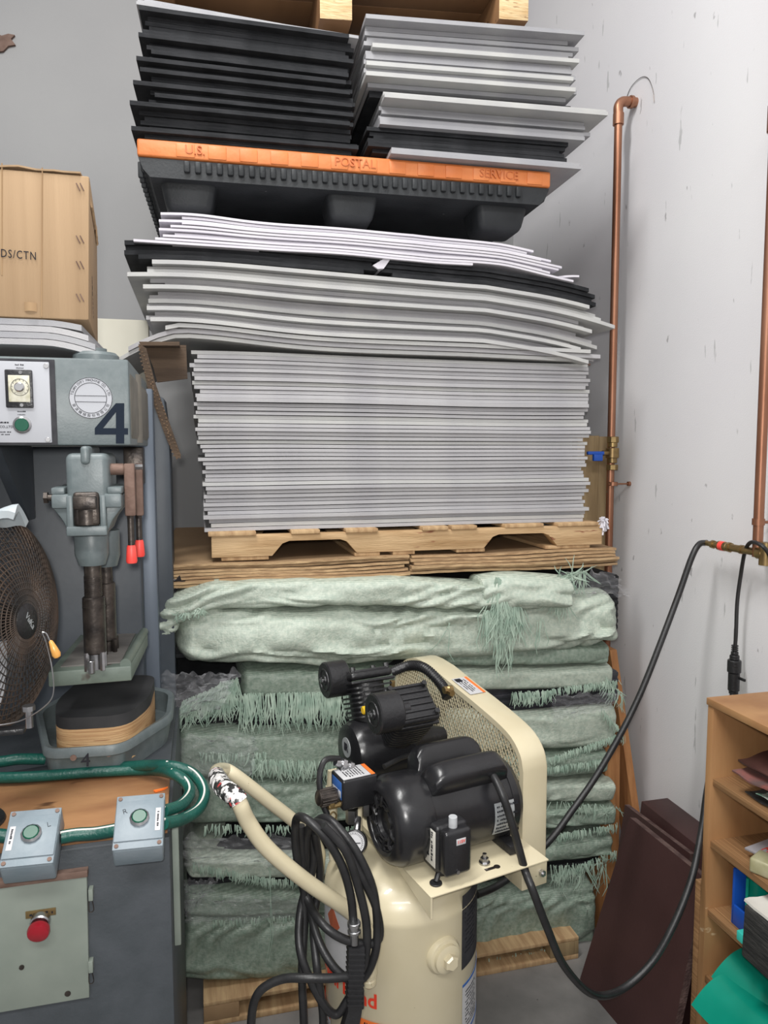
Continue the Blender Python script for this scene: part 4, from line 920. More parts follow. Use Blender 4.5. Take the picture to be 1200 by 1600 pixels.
# discharge hose over the heads
P = [lv(612, 1050, .22), lv(640, 1040, .20), lv(665, 1045, .16), lv(690, 1070, .12), lv(700, 1090, .09)]
m = MB(); m.tube(P, .012, 12, 8); PP_ = catmull(P, 10)
for i in range(1, len(PP_)-1): m.cyl(PP_[i], PP_[i]+(PP_[i+1]-PP_[i])*.5, .0135, n=14)
kb(m, 'discharge_hose', BLKM)
e = lv(700, 1080, .08); m = MB(); m.cyl(e+Vector((-.012, 0, .004)), e+Vector((.012, 0, .004)), .009, n=10); m.cyl(e+Vector((0, -.02, 0)), e+Vector((0, .0, 0)), .008, n=6); m.lathe([(.004, 0), (.009, 0), (.009, .006), (.004, .006)], e+Vector((.0, 0, .006)), (1, -1, 0), 12); kb(m, 'elbow_fitting', BRASS)
e = lv(613, 1070, .2); m = MB(); m.box(e.x-.006, e.x+.006, e.y-.005, e.y+.005, e.z-.012, e.z+.012, .002); kb(m, 'brass_nipple', BRASS)
e = lv(568, 1110, .11); m = MB(); m.cyl(e+Vector((-.003, 0, 0)), e+Vector((.02, 0, 0)), .010, n=12, b=.002); kb(m, 'oil_filler_cap', YEL, label='yellow filler cap')
# pressure switch
s0 = lv(563, 1222, -.035); m = MB(); m.box(s0.x-.052, s0.x+.030, s0.y-.025, s0.y+.040, s0.z-.044, s0.z+.022, .005, seg=3); sw = kb(m, 'pressure_switch', BLK)
m = MB(); m.box(s0.x-.048, s0.x+.016, s0.y-.020, s0.y+.035, s0.z+.022, s0.z+.0228, .0002); kb(m, 'switch_label', WLAB, parent=sw)
m = MB(); m.box(s0.x+.017, s0.x+.026, s0.y-.020, s0.y+.035, s0.z+.022, s0.z+.0229, .0002); kb(m, 'switch_label_edge', OLAB, parent=sw)
kb(scrib(.05, 7, frame((s0.x-.016, s0.y+.007, s0.z+.0229), (0, -1, 0), (1, 0, 0)), size=.0035, seed=11), 'switch_print', INK, parent=sw)
m = MB(); m.box(s0.x-.0526, s0.x-.0518, s0.y-.018, s0.y+.032, s0.z-.022, s0.z+.016, .0002); kb(m, 'switch_side_label', BLAB, parent=sw); m = MB(); m.box(s0.x-.0530, s0.x-.0524, s0.y-.015, s0.y+.029, s0.z-.018, s0.z-.004, .0001); kb(m, 'switch_side_label', WLAB, parent=sw)
# regulator knob, gauge, stand pipes
kn = Vector((s0.x-.052, s0.y+.0, s0.z-.022)); kc = lv(512, 1245, s0.y); m = MB(); m.lathe([(.008, .04), (.010, .02), (.017, .018), (.018, 0), (.016, -.022), (.013, -.024), (.001, -.024)], (kc.x, kc.y, kc.z), (1, 0, -.1), 22)
for i in range(16): a = i*2*pi/16; m.cyl((kc.x-.018, kc.y+.0175*cos(a), kc.z+.0175*sin(a)), (kc.x+.014, kc.y+.0175*cos(a), kc.z+.0175*sin(a)), .0017, n=5)
kb(m, 'regulator_knob', STEELD)
m = MB(); m.cyl((kc.x+.01, kc.y, kc.z), (s0.x-.045, s0.y, kc.z), .012, n=16); kb(m, 'regulator_body', STEEL); m = MB(); m.cyl((s0.x-.02, s0.y, s0.z-.055), (s0.x-.02, s0.y, s0.z-.085), .014, n=6); kb(m, 'pipe_union', STEEL); m = MB(); m.cyl((s0.x+.015, s0.y, s0.z-.040), (s0.x+.015, s0.y, s0.z-.075), .012, n=6); kb(m, 'pipe_union', STEEL)
m = MB(); m.cyl((s0.x-.005, s0.y, s0.z-.055), (s0.x-.005, s0.y, .728), .009, n=16); kb(m, 'stand_pipe', CREAM)
bv = lv(525, 1258, s0.y-.01); m = MB(); m.cyl(bv+Vector((-.018, 0, 0)), bv+Vector((.03, 0, 0)), .006, n=10); m.box(bv.x-.016, bv.x-.004, bv.y-.006, bv.y+.006, bv.z-.004, bv.z+.012, .002); m.tube([bv+Vector((-.008, -.002, -.012)), bv+Vector((-.016, -.002, -.022)), bv+Vector((-.008, -.002, -.032)), bv+Vector((0, -.002, -.022))], .0016, 6, 4, closed=True); kb(m, 'safety_valve', BRASS)
g = lv(553, 1317, -.10); gd = (toloc(CAM)-g); gd.z *= .8; gd = (gd.normalized()+Vector((-.25, 0, .12))).normalized(); gx = Vector((0, 0, 1)).cross(gd).normalized()
m = MB(); m.lathe([(.012, -.026), (.024, -.022), (.0255, -.018), (.0255, .0), (.0225, .002), (.0225, -.001), (.001, -.001)], g, gd, 32); gg = kb(m, 'pressure_gauge', [BLKM])
m = MB(); m.lathe([(.001, -.0004), (.0222, -.0004)], g, gd, 32); m2 = MB(); m2.lathe([(.0222, -.0004), (.0222, .0002), (.001, .0002)], g, gd, 32); kb(m2, 'gauge_dial', WLAB, parent=gg)
m = MB(); gy = gd.cross(gx); m.tube([g+gd*.0012-gx*.012-gy*.002, g+gd*.0012+gx*.014+gy*.001], .0009, 4, 1); m.cyl(g+gd*.0005, g+gd*.002, .0025, n=10)
for i in range(28):
    a = radians(-50+280*i/27); m.tube([g+gd*.0008+(gx*cos(a)+gy*sin(a))*.016, g+gd*.0008+(gx*cos(a)+gy*sin(a))*.020], .0005, 4, 1)
kb(m, 'gauge_needle', INK, parent=gg)
m = MB(); m.cyl(g-gd*.024, (s0.x-.005, s0.y, g.z+.02), .007, n=10); kb(m, 'gauge_stem', STEEL)
# bleed hose left of the switch
m = MB(); m.tube([lv(530, 1185, .0), lv(508, 1188, -.01), lv(499, 1215, -.02), lv(503, 1250, -.03), lv(512, 1275, -.04)], .0065, 10, 6); kb(m, 'bleed_hose', RUB)
m = MB(); p1_ = lv(524, 1190, 0.0); p2_ = lv(552, 1200, .0); m.cyl(p1_, p2_, .009, n=12); m.cyl(p1_.lerp(p2_, .3), p1_.lerp(p2_, .5), .014, n=6); m.cyl(p1_.lerp(p2_, .7), p1_.lerp(p2_, .9), .013, n=6); kb(m, 'check_valve', STEEL)
m = MB(); p = lv(520, 1225, .03); m.prism([(p.x-.012, p.z-.035), (p.x+.02, p.z-.02), (p.x+.012, p.z+.03), (p.x-.008, p.z+.03)], p.y, p.y+.01, lambda a, b, c_: (a, c_, b)); m.cyl((p.x, p.y, p.z-.03), (p.x, p.y, .735), .010, n=12); kb(m, 'valve_bracket', CREAM)
m = MB(); m.tube([lv(600, 1198, .0), lv(630, 1183, .02), lv(660, 1176, .05)], .006, 8, 5); kb(m, 'switch_cable', RUB)
# handle
va, vb = -.150, .120
nz_ = [lv(x, y, va) for x, y in [(578, 1520), (577, 1480), (572, 1455), (548, 1425), (480, 1378), (420, 1328), (388, 1285), (370, 1248)]]
fz = [lv(x, y, vb) for x, y in [(350, 1203), (368, 1212), (420, 1252), (470, 1292), (496, 1325), (498, 1350), (492, 1390)]]
m = MB(); m.tube(nz_[:-1]+[nz_[-1], nz_[-1].lerp(fz[0], .25)+Vector((-.02, 0, .012)), nz_[-1].lerp(fz[0], .75)+Vector((-.022, 0, .012))]+fz, .0150, 18, 7)
hd = kb(m, 'handle_tube', CREAM)
g1 = nz_[-1].lerp(fz[0], .25)+Vector((-.02, 0, .012)); g2 = nz_[-1].lerp(fz[0], .75)+Vector((-.022, 0, .012)); m = MB()
TP = catmull([nz_[-2], nz_[-1], g1, g2, fz[0]], 12); seg = TP[10:34]
m.tube(seg, .0168, 14, 1); 
for i in range(0, len(seg)-3, 3): m.tube(seg[i:i+3], .018, 12, 1)
kb(m, 'tape_wrap', pm('striped_tape', (.75, .73, .72), (.03, .03, .03), 60, .4, lo=.48, hi=.52, spots=[(60, .62, (.5, .05, .05), (1, 1, 1))]), parent=hd, label='white, black and red tape wrap')
m = MB(); p = nz_[0]; m.cyl(p+Vector((0, .004, .05)), p+Vector((0, .004, -.012)), .016, n=18, b=.003); m.cyl(p+Vector((0, .004, -.012)), p+Vector((0, .004, -.03)), .0145, n=18, b=.004); m.cyl(p+Vector((0, -.012, -.018)), p+Vector((0, -.014, -.018)), .002, n=8); kb(m, 'handle_socket', CREAM)
# wheels
for wv in (.08,):
    wc = lv(445, 1625, .12); m = MB(); m.lathe([(.03, -.022), (.085, -.026), (.096, -.02), (.100, 0), (.096, .02), (.085, .026), (.03, .022)], (wc.x, wc.y, .102), (.25, 1, 0), 40)
    for i in range(40): a = i*2*pi/40; m.box(wc.x+.0985*cos(a)-.003, wc.x+.0985*cos(a)+.003, wc.y-.02, wc.y+.02, .102+.0985*sin(a)-.003, .102+.0985*sin(a)+.003, .001)
    wh = kb(m, 'wheel', TYRE)
    m = MB(); m.lathe([(.001, -.03), (.028, -.03), (.032, -.02), (.032, .02), (.001, .02)], (wc.x, wc.y, .102), (.25, 1, 0), 24); kb(m, 'hub', STEEL, parent=wh)
    m = MB(); m.cyl((wc.x, wc.y, .102), (-.10, wc.y, .12), .008); kb(m, 'axle', STEELD)

# power cord: motor, over the plate, down to the floor, up behind the shelf
P = [CT+CU*p.x+CV*p.y+Vector((0, 0, p.z)) for p in (lv(735, 1175, -.02), lv(752, 1186, -.08), lv(768, 1208, -.155), lv(784, 1240, -.20), lv(798, 1280, -.215), lv(812, 1330, -.225), lv(821, 1362, -.235))]
P += [at(832, 1390, Y=1.34), at(855, 1450, Y=1.34), at(882, 1510, Y=1.36), at(925, 1553, Y=1.40), at(968, 1548, Y=1.43), at(1015, 1508, Y=1.44), at(1050, 1450, Y=1.45), at(1080, 1375, Y=1.48), at(1096, 1300, Y=1.53), at(1105, 1235, Y=1.57), at(1120, 1160, Y=1.66), at(1138, 1110, X=1.42), at(1146, 1083, X=1.455)]
m = MB(); m.tube(P, .0085, 12, 8); pc = thing('power_cord', 'thick black power cord sweeping from the motor to a plug above the shelf', 'cord', P[-1])
m.build('cable', RUB, pc)
a = at(1146, 1083, X=1.455); b_ = at(1148, 1018, X=1.455); m = MB(); dd = (b_-a)
for s_, e_, r_ in ((-.02, .08, .0125), (.06, .5, .0155), (.5, .8, .0185), (.8, .92, .013), (.92, 1.0, .010)): m.cyl(a+dd*s_, a+dd*e_, r_, n=16, b=.002)
m.box(a.x+.004, a.x+.010, a.y-.035, a.y-.01, (a+dd*.36).z, (a+dd*.42).z, .001)
for i in range(4): m.cyl(a+dd*(.98+.05*i), a+dd*(1.0+.05*i), .0095, n=12)
m.build('plug_connector', BLKM, pc)
m = MB(); m.tube([b_, at(1150, 990, X=1.455), at(1152, 940, X=1.455), at(1158, 895, X=1.455), at(1164, 862, X=1.44), at(1172, 848, X=1.42), at(1184, 849, X=1.41), at(1196, 858, X=1.42), at(1210, 880, X=1.45)], .0052, 10, 7)
tag(m.build('extension_cord', RUB), 'thin black extension cord hanging over the brass pipe branch', 'cord')

# hose coil hanging on the handle
def coil(L_, r_=.0082): 
    m = MB(); m.tube([CT+CU*q.x+CV*q.y+Vector((0, 0, q.z)) for q in (lv(x, y, v_) for x, y, v_ in L_)], r_, 12, 8); return m
hc = thing('air_hose', 'coiled black air hose with blow gun hung over the compressor handle', 'hose', at(500, 1330, Y=1.45))
coil([(553, 1450, -.215), (548, 1400, -.215), (533, 1350, -.21), (505, 1305, -.20), (475, 1278, -.17), (462, 1285, -.12), (464, 1340, -.112), (478, 1400, -.115), (505, 1445, -.19), (545, 1470, -.215), (590, 1470, -.22), (588, 1420, -.22), (565, 1370, -.215), (535, 1320, -.20), (510, 1290, -.17), (485, 1290, -.125), (478, 1330, -.112), (482, 1400, -.110), (498, 1470, -.17), (530, 1520, -.21), (565, 1530, -.215), (588, 1480, -.225), (585, 1400, -.22), (562, 1340, -.21), (530, 1295, -.18), (505, 1278, -.14), (485, 1300, -.11), (490, 1350, -.110), (470, 1420, -.115), (470, 1490, -.16), (500, 1560, -.19), (525, 1585, -.20), (545, 1560, -.21)]).build('hose_loop', RUB, hc)
coil([(505, 1290, -.20), (540, 1330, -.215), (558, 1380, -.22), (572, 1440, -.225), (572, 1490, -.225), (560, 1520, -.22), (520, 1528, -.215), (480, 1528, -.20), (440, 1530, -.17), (405, 1550, -.15), (393, 1590, -.14), (395, 1660, -.14)]).build('hose_tail', RUB, hc)
coil([(470, 1290, -.115), (473, 1350, -.110), (476, 1430, -.120), (472, 1520, -.15), (475, 1600, -.16), (474, 1660, -.16)]).build('hose_tail', RUB, hc)
coil([(492, 1300, -.12), (500, 1370, -.108), (490, 1440, -.125), (495, 1510, -.18), (505, 1590, -.19), (500, 1650, -.19)]).build('hose_tail', RUB, hc)
W_ = lambda p: CT+CU*p.x+CV*p.y+Vector((0, 0, p.z))
a = W_(lv(553, 1440, -.222)); b_ = W_(lv(554, 1475, -.222)); d_ = b_-a; m = MB()
for s_, e_, r_ in ((0, .2, .0125), (.2, .35, .010), (.35, .5, .0125), (.5, 1.0, .0085)): m.cyl(a+d_*s_, a+d_*e_, r_, n=14, b=.001)
m.build('hose_coupling', STEEL, hc)
bg = thing('blow_gun', 'black blow gun hanging from the coiled hose end before the tank', 'blow gun', b_)
p0 = W_(lv(556, 1477, -.222)); p1 = W_(lv(553, 1575, -.222)); p2 = W_(lv(538, 1640, -.222)); m = MB()
ux = RT; 
def qbox(a, b_, w0, w1, dp): 
    m.add([a-ux*w0-Vector((0, dp, 0)), a+ux*w0-Vector((0, dp, 0)), a+ux*w0+Vector((0, dp, 0)), a-ux*w0+Vector((0, dp, 0)), b_-ux*w1-Vector((0, dp, 0)), b_+ux*w1-Vector((0, dp, 0)), b_+ux*w1+Vector((0, dp, 0)), b_-ux*w1+Vector((0, dp, 0))], [[0, 1, 2, 3], [7, 6, 5, 4], [4, 5, 1, 0], [5, 6, 2, 1], [6, 7, 3, 2], [7, 4, 0, 3]])
qbox(p0, p1, .015, .013, .010); qbox(p1, p2, .013, .018, .010)
for i in range(11): q_ = p0.lerp(p1, .08+.08*i); qbox(q_, q_+Vector((0, 0, -.003)), .0155, .0155, .013)
m.build('gun_handle', BLKM, bg)
m = MB(); q_ = W_(lv(562, 1552, -.222)); m.box(q_.x-.012, q_.x+.008, q_.y-.008, q_.y+.008, q_.z-.03, q_.z+.012, .004); m.build('trigger', BLKM, bg)

# ================================================================== PRESS MACHINE
pm_ = thing('clicker_press', 'grey press machine numbered 4 with control panel, spindle and column', 'press machine', (-.35, 1.9, 0))
YH = 1.45; ZT, ZB = 1.812, 1.654; XR = -.122
m = MB(); m.box(-1.0, XR, YH, 1.93, ZB, ZT, .004); m.build('head_housing', HAM, pm_)
m = MB(); m.box(XR-.03, XR+.004, YH+.012, 1.92, ZB+.01, ZT-.02, .012); m.cyl((XR-.01, 1.62, 1.80), (XR-.01, 1.62, 1.66), .02, n=16); m.build('side_casting', pm('weathered_olive_casting', (.10, .095, .08), (.17, .155, .13), 12, .6, bump=.2), pm_)
m = MB(); cpx = at(150, 556, Y=1.52); m.lathe([(.042, 0), (.042, .012), (.036, .018), (.020, .018), (.020, .026), (.001, .026)], (cpx.x, 1.52, ZT), n=28); m.build('top_flange', HAM, pm_)
def P2(px, py, Y=YH-.002): return at(px, py, Y=Y)
m = MB(); a = P2(85, 562); b_ = P2(85, 697); m.box(-1.0, a.x, YH-.003, YH, b_.z+.002, a.z, .0005); m.build('panel_gasket', DLAB, pm_)
a = P2(78, 566); b_ = P2(81, 692); m = MB(); m.box(-.995, (a.x+b_.x)/2, YH-.006, YH-.002, b_.z, a.z, .003); pan = m.build('control_panel', PANW, pm_, label='white control panel')
def front_disc(px, py, r_, d, mat, name, par, dy=.006, ring=None):
    p = P2(px, py, YH-dy); m = MB(); m.cyl((p.x, YH-dy, p.z), (p.x, YH-dy-d, p.z), r_, n=28, b=min(.001, d/3)); return m.build(name, mat, par)
for px, py in ((72, 572), (75, 687)): front_disc(px, py, .0045, .0015, STEEL, 'panel_screw', pan)
a = P2(9, 578); b_ = P2(54, 638); m = MB(); m.box(a.x, b_.x, YH-.014, YH-.006, b_.z, a.z, .002); tm = m.build('timer_bezel', BLKM, pan)
a = P2(15, 587); b_ = P2(50, 629); m = MB(); m.box(a.x, b_.x, YH-.016, YH-.014, b_.z, a.z, .0006); m.build('timer_face', pm('aged_brass_face', (.42, .40, .28), (.62, .60, .50), 70, .5), pan)
p = P2(31, 605, YH-.016); m = MB(); m.lathe([(.0150, 0), (.0150, .0006), (.0143, .0006), (.0143, 0), (.0150, 0)], (p.x, YH-.016, p.z), (0, -1, 0), 30); 
for i in range(11):
    a = radians(-50+28*i); m.box(p.x-.0004+.0128*cos(a), p.x+.0004+.0128*cos(a), YH-.0168, YH-.016, p.z+.0128*sin(a)-.0008, p.z+.0128*sin(a)+.0008, 0)
m.build('dial_scale', INK, pan)
m = MB(); m.cyl((p.x, YH-.016, p.z), (p.x, YH-.024, p.z), .0085, n=20, b=.002); m.build('dial_knob', STEEL, pan)
for px, py in ((32, 582), (34, 633)): p = P2(px, py, YH-.014); m = MB(); m.cyl((p.x, YH-.014, p.z), (p.x, YH-.0155, p.z), .003, n=12); m.build('bezel_screw', STEEL, pan)
p = P2(35, 664, YH-.006); m = MB(); m.lathe([(.001, 0), (.0155, 0), (.0155, .003), (.012, .005), (.012, .002), (.001, .002)], (p.x, YH-.006, p.z), (0, -1, 0), 30); m.build('button_bezel', STEEL, pan)
m = MB(); m.cyl((p.x, YH-.008, p.z), (p.x, YH-.0125, p.z), .0115, n=28, b=.001); m.build('green_button', BTNG, pan, label='green push button')
for px, py, w_, sz in ((32, 570, .018, .0028), (32, 575, .014, .0018), (34, 643, .014, .0026), (34, 648, .013, .0018), (7, 660, .022, .0042), (6, 677, .026, .0024)):
    scrib(w_, 1 if py < 670 else 2, fr_front(P2(px, py, YH-.0062)), size=sz, seed=py).build('panel_print', INK, pan)
textmb('CO.,LTD', .0058, fr_front(P2(10, 667, YH-.0062)), .0001, bold=.0001).build('panel_print', INK, pan)
p = P2(-2, 648, YH-.0062); m = MB()
for s_ in (0, 1):
    o_ = .010 if s_ == 0 else .0065; m.tube([(p.x-o_*1.4, p.y, p.z), (p.x, p.y, p.z+o_), (p.x+o_*1.4, p.y, p.z), (p.x, p.y, p.z-o_)], .0005, 4, 1, closed=True)
m.build('red_diamond_mark', INKR, pan)
# round badge and number
p = P2(142, 622, YH); m = MB(); RB = .0375; m.cyl((p.x, YH, p.z), (p.x, YH-.0015, p.z), RB, n=48); bdg = m.build('maker_badge', PANW, pm_, label='round white maker badge')
m = MB()
for rr in (RB-.0006, RB-.010): m.tube([(p.x+rr*cos(a), YH-.0016, p.z+rr*sin(a)) for a in [i*2*pi/40 for i in range(40)]], .0005, 4, 1, closed=True)
for dz in (.004, -.007): m.box(p.x-.0265, p.x+.0265, YH-.0021, YH-.0015, p.z+dz-.0004, p.z+dz+.0004, 0)
s_ = 'TSUAN CHYI MACHINE CO.,LTD'
for i, ch in enumerate(s_):
    a = radians(168-156*i/(len(s_)-1)); q_ = Vector((p.x+(RB-.0052)*cos(a), YH-.0017, p.z+(RB-.0052)*sin(a))); textmb(ch, .0062, frame(q_, (sin(a), 0, -cos(a)), (cos(a), 0, sin(a))), .0001, mb=m)
s_ = '泉淇機械股份有限公司'
for i, ch in enumerate(s_):
    a = radians(205+130*i/(len(s_)-1)); q_ = Vector((p.x+(RB-.0052)*cos(a), YH-.0017, p.z+(RB-.0052)*sin(a))); textmb(ch, .0062, frame(q_, (-sin(a), 0, cos(a)), (-cos(a), 0, -sin(a))), .0001, mb=m)
m.build('badge_print', INK, bdg)
m = MB()
def q4(L_): m.prism([(P2(x, y).x, P2(x, y).z) for x, y in L_], YH-.0012, YH-.0002, lambda a, b, c: (a, c, b))
q4([(181, 630), (194, 630), (194, 693), (181, 693)]); q4([(180.9, 630), (180.9, 644), (161, 669), (148, 669)]); q4([(148, 669), (180.9, 669), (180.9, 679), (148, 679)]); q4([(194.1, 669), (200, 669), (200, 679), (194.1, 679)])
m.build('painted_number', INKB, pm_, label='dark painted number 4')
# column panel, rib, posts
XC = -.145
m = MB(); m.box(-1.0, XC, 1.93, 2.35, 0, ZB, .006); m.build('column', COLP, pm_)
a = at(18, 700, Y=1.93); m = MB(); m.prism([(1.93, ZB), (1.62, ZB), (1.86, at(50, 812, Y=1.86).z), (1.93, at(50, 815, Y=1.86).z)], at(25, 760, Y=1.8).x-.012, at(50, 760, Y=1.8).x-.02, lambda a, b, c: (c, a, b), b=.004); m.build('stiffening_rib', COLP, pm_)
m = MB(); m.prism([(at(222, 600, Y=2.0).x, .0), (at(238, 600, Y=2.0).x, 0), (at(238, 600, Y=2.0).x, 1.80), (at(222, 600, Y=2.0).x-.02, 1.80)], 1.99, 2.12, lambda a, b, c: (a, c, b), b=.003); m.build('guide_post', pm('blue_steel_post', (.08, .10, .13), (.13, .155, .19), 5, .42, .3, stretch=(1, 1, .3)), pm_)
m = MB(); xa = at(240, 600, Y=2.06).x; xb = at(263, 600, Y=2.06).x; m.prism([(xa, 0), (xb, 0), (xb, 1.66), (xb-.012, 1.78), (xa-.02, 1.80)], 2.05, 2.20, lambda a, b, c: (a, c, b), b=.003); m.build('rear_guide_post', COLP, pm_)
m = MB(); m.box(at(200, 730, Y=1.9).x-.01, at(224, 730, Y=1.9).x, 1.90, 1.96, 1.56, ZB-.002, .003); m.build('head_bracket', STEELD, pm_)
# spindle
def SX(px, Y=YH): return at(px, 760, Y=Y).x
def SZ(py, Y=YH): return at(145, py, Y=Y).z
cxs = SX(140); 
m = MB(); m.box(SX(107), SX(173), 1.42, 1.56, SZ(786), SZ(708), .012, seg=4); m.box(SX(132), SX(146), 1.41, 1.56, SZ(725), SZ(697), .006, seg=3)
m.build('upper_casting', HAM, pm_)
m = MB(); poly = [(83, 770), (107, 770), (107, 784), (118, 784), (118, 778), (160, 778), (160, 784), (173, 784), (173, 770), (192, 770), (192, 795), (166, 833), (109, 833), (85, 795)]
m.prism([(SX(x), SZ(y)) for x, y in [(84, 773), (192, 773), (192, 792), (176, 812), (167, 833), (109, 833), (98, 810), (84, 792)]], 1.43, 1.54, lambda a, b, c: (a, c, b), b=.004)
for a_, b_ in ((84, 105), (170, 193)): m.box(SX(a_), SX(b_), 1.42, 1.55, SZ(769)-.002, SZ(760), .003)
m.box(SX(107), SX(118), 1.415, 1.44, SZ(832), SZ(772), .004); m.box(SX(158), SX(168), 1.415, 1.44, SZ(832), SZ(772), .004); m.box(SX(106), SX(169), 1.4135, 1.44, SZ(834), SZ(819), .003)
m.box(SX(84), SX(112), 1.418, 1.44, SZ(792), SZ(770), .004); m.box(SX(164), SX(192), 1.418, 1.44, SZ(792), SZ(770), .004)
m.build('yoke_casting', HAM, pm_)
m = MB(); m.box(SX(118), SX(158), 1.412, 1.432, SZ(819), SZ(767), .006, seg=3); m.build('yoke_window', STEELD, pm_)
m = MB(); m.box(SX(119), SX(155), 1.402, 1.42, SZ(793), SZ(773), .003); m.cyl((SX(137), 1.425, SZ(794)), (SX(137), 1.425, SZ(817)), .018, n=24); m.build('spindle_nut', STEELD, pm_)
m = MB(); m.cyl((SX(84)+.002, 1.44, SZ(776)), (SX(72), 1.44, SZ(776)), .006, n=12); m.cyl((SX(76), 1.44, SZ(776)), (SX(70), 1.44, SZ(776)), .011, n=6); m.build('clamp_bolt', STEELD, pm_)
for cx_p, Yc, nm in ((143, 1.48, 0), (163, 1.60, 1)):
    x = at(cx_p, 850, Y=Yc).x; zt_, zm_, zs_ = at(cx_p, 832-nm*4, Y=Yc).z, at(cx_p, 865+nm*2, Y=Yc).z, at(cx_p, 882+nm*2, Y=Yc).z
    m = MB(); m.lathe([(.030, 0), (.0305, .001), (.0305, zt_-zm_), (.024, zt_-zs_), (.001, zt_-zs_)], (x, Yc, zt_), (0, 0, -1), 32); m.build('spindle_sleeve', HAM, pm_)
    zz1 = at(cx_p, 932-nm*22, Y=Yc).z; zz2 = at(cx_p, 1020-nm*20, Y=Yc).z; x = at(146 if not nm else 167, 930, Y=Yc).x
    m = MB(); m.cyl((x, Yc, zs_+.004), (x, Yc, zz1-.005), .0155 if not nm else .012, n=24)
    for i in range(11): zq = zs_-.022-i*.0035; m.cyl((x, Yc, zq), (x, Yc, zq-.0015), .0165 if not nm else .013, n=24)
    m.build('threaded_shaft', STEELD, pm_)
    m = MB(); m.cyl((x, Yc, zz1), (x, Yc, zz2), .0205 if not nm else .017, n=28, b=.002); m.cyl((x, Yc, zz1-.018), (x, Yc, zz1-.020), .021 if not nm else .0175, n=28); m.build('spindle_collar', STEELD, pm_)
    m = MB(); m.cyl((x, Yc, zz2+.001), (x, Yc, 1.226), .013, n=20)
    for a in range(4):
        an = pi/4+a*pi/2; m.cyl((x+.020*cos(an), Yc+.020*sin(an), zz2+.004), (x+.020*cos(an), Yc+.020*sin(an), 1.226), .005, n=6)
    m.cyl((x-.004, Yc-.03, 1.226), (x-.004, Yc-.03, 1.25), .006, n=10, b=.001); m.build('collar_studs', STEEL if not nm else STEELD, pm_)
# levers
for dx, Yc, l0 in ((0, 1.46, 0), (15, 1.56, 1)):
    X_ = lambda px: at(px, 780, Y=Yc).x; Z_ = lambda py: at(200, py, Y=Yc).z
    if not l0:
        m = MB(); m.cyl((X_(172), Yc, Z_(733)), (X_(196), Yc, Z_(733)), .011, n=18, b=.002); m.build('lever_axle', RUST, pm_)
    m = MB(); m.box(X_(195+dx*1.15), X_(212+dx*.8), Yc-.008, Yc+.008, Z_(806), Z_(724), .003); lv_ = m.build('lever_arm', RUST, pm_)
    if l0:
        m = MB(); m.cyl((X_(214), Yc-.03, Z_(729)), (X_(226), Yc-.03, Z_(729)), .006, n=6); m.build('lever_bolt', STEEL, pm_)
    m = MB(); xm = X_(203+dx*.85); m.cyl((xm, Yc, Z_(803)), (xm, Yc, Z_(856 - 5*l0)), .0058, n=14); m.cyl((xm, Yc, Z_(804)), (xm, Yc, Z_(810)), .007, n=6); m.build('lever_rod', STEELD, pm_)
    m = MB(); m.lathe([(.001, 0), (.007, 0), (.0085, .004), (.0105, .030), (.009, .034), (.001, .034)], (xm, Yc, Z_(852-8*l0)), (0, 0, -1), 18); m.build('lever_grip', REDG, pm_, label='red rubber grip')
# platen
pl = [(-.286, 1.478), (-.136, 1.482), (-.122, 1.74), (-.270, 1.765)]
m = MB(); m.prism(pl, 1.196, 1.226, b=.003); m.build('platen', PLATE, pm_)
m = MB(); m.prism([(-.268, 1.503), (-.158, 1.505), (-.148, 1.735), (-.255, 1.752)], 1.2255, 1.2285, b=.0008); m.build('platen_insert', PLATET, pm_)
m = MB(); a = Vector((-.147, 1.49, 1.229)); b_ = Vector((-.130, 1.745, 1.229)); m.tube([a, b_], .009, 12, 1); m.cyl(a+Vector((0, -.004, 0)), a+Vector((0, .004, 0)), .0105, n=16); m.build('platen_edge_bar', PLATE, pm_)
# cutting block with tray, standing on plywood
ck = thing('cutting_block', 'laminated wooden cutting block with black mat, inside the grey tray', 'cutting block', (-.2, 1.6, 1.02))
BP = rpoly([(-.283, 1.512), (-.150, 1.500), (-.112, 1.60), (-.108, 1.76), (-.27, 1.78), (-.300, 1.62)], .04)
m = MB(); m.prism(BP, 1.024, 1.098); m.build('wood_block', BLOCKW, ck, angle=40)
m = MB(); m.prism(BP, 1.098, 1.122); m.build('rubber_pad', RUBT, ck, label='black rubber pad', angle=40)
tr = thing('casting_tray', 'grey octagonal metal tray marked 4, on the plywood worktop', 'tray', (-.2, 1.6, 1.0))
TPo = rpoly([(-.300, 1.500), (-.160, 1.488), (-.072, 1.64), (-.072, 1.80), (-.15, 1.87), (-.30, 1.87), (-.362, 1.74)], .03)
TPi = [((x+.21)*.93-.21, (y-1.68)*.94+1.68) for x, y in TPo]; TPb = [((x+.21)*.94-.21, (y-1.68)*.95+1.68) for x, y in TPo]; TPo2 = [((x+.21)*1.03-.21, (y-1.68)*1.02+1.68) for x, y in TPo]
rg = [(TPb, 1.001), (TPo, 1.045), (TPo2, 1.048), (TPo2, 1.062), (TPo, 1.067), (TPi, 1.064), (TPi, 1.016)]; n = len(TPo); m = MB()
m.add([(x, y, z_) for pl_, z_ in rg for x, y in pl_], [[k_*n+i, k_*n+(i+1) % n, (k_+1)*n+(i+1) % n, (k_+1)*n+i] for k_ in range(6) for i in range(n)]+[list(range(n))[::-1], [6*n+i for i in range(n)]])
m.build('pan', HAM, tr, angle=40)
m = MB(); 
for px, py in ((115, 1183), (170, 1177)): p = at(px, py, Y=1.494); m.cyl(p+Vector((0, -.004, 0)), p+Vector((0, .006, 0)), .006, n=12)
m.build('tray_screw', RUST, tr)
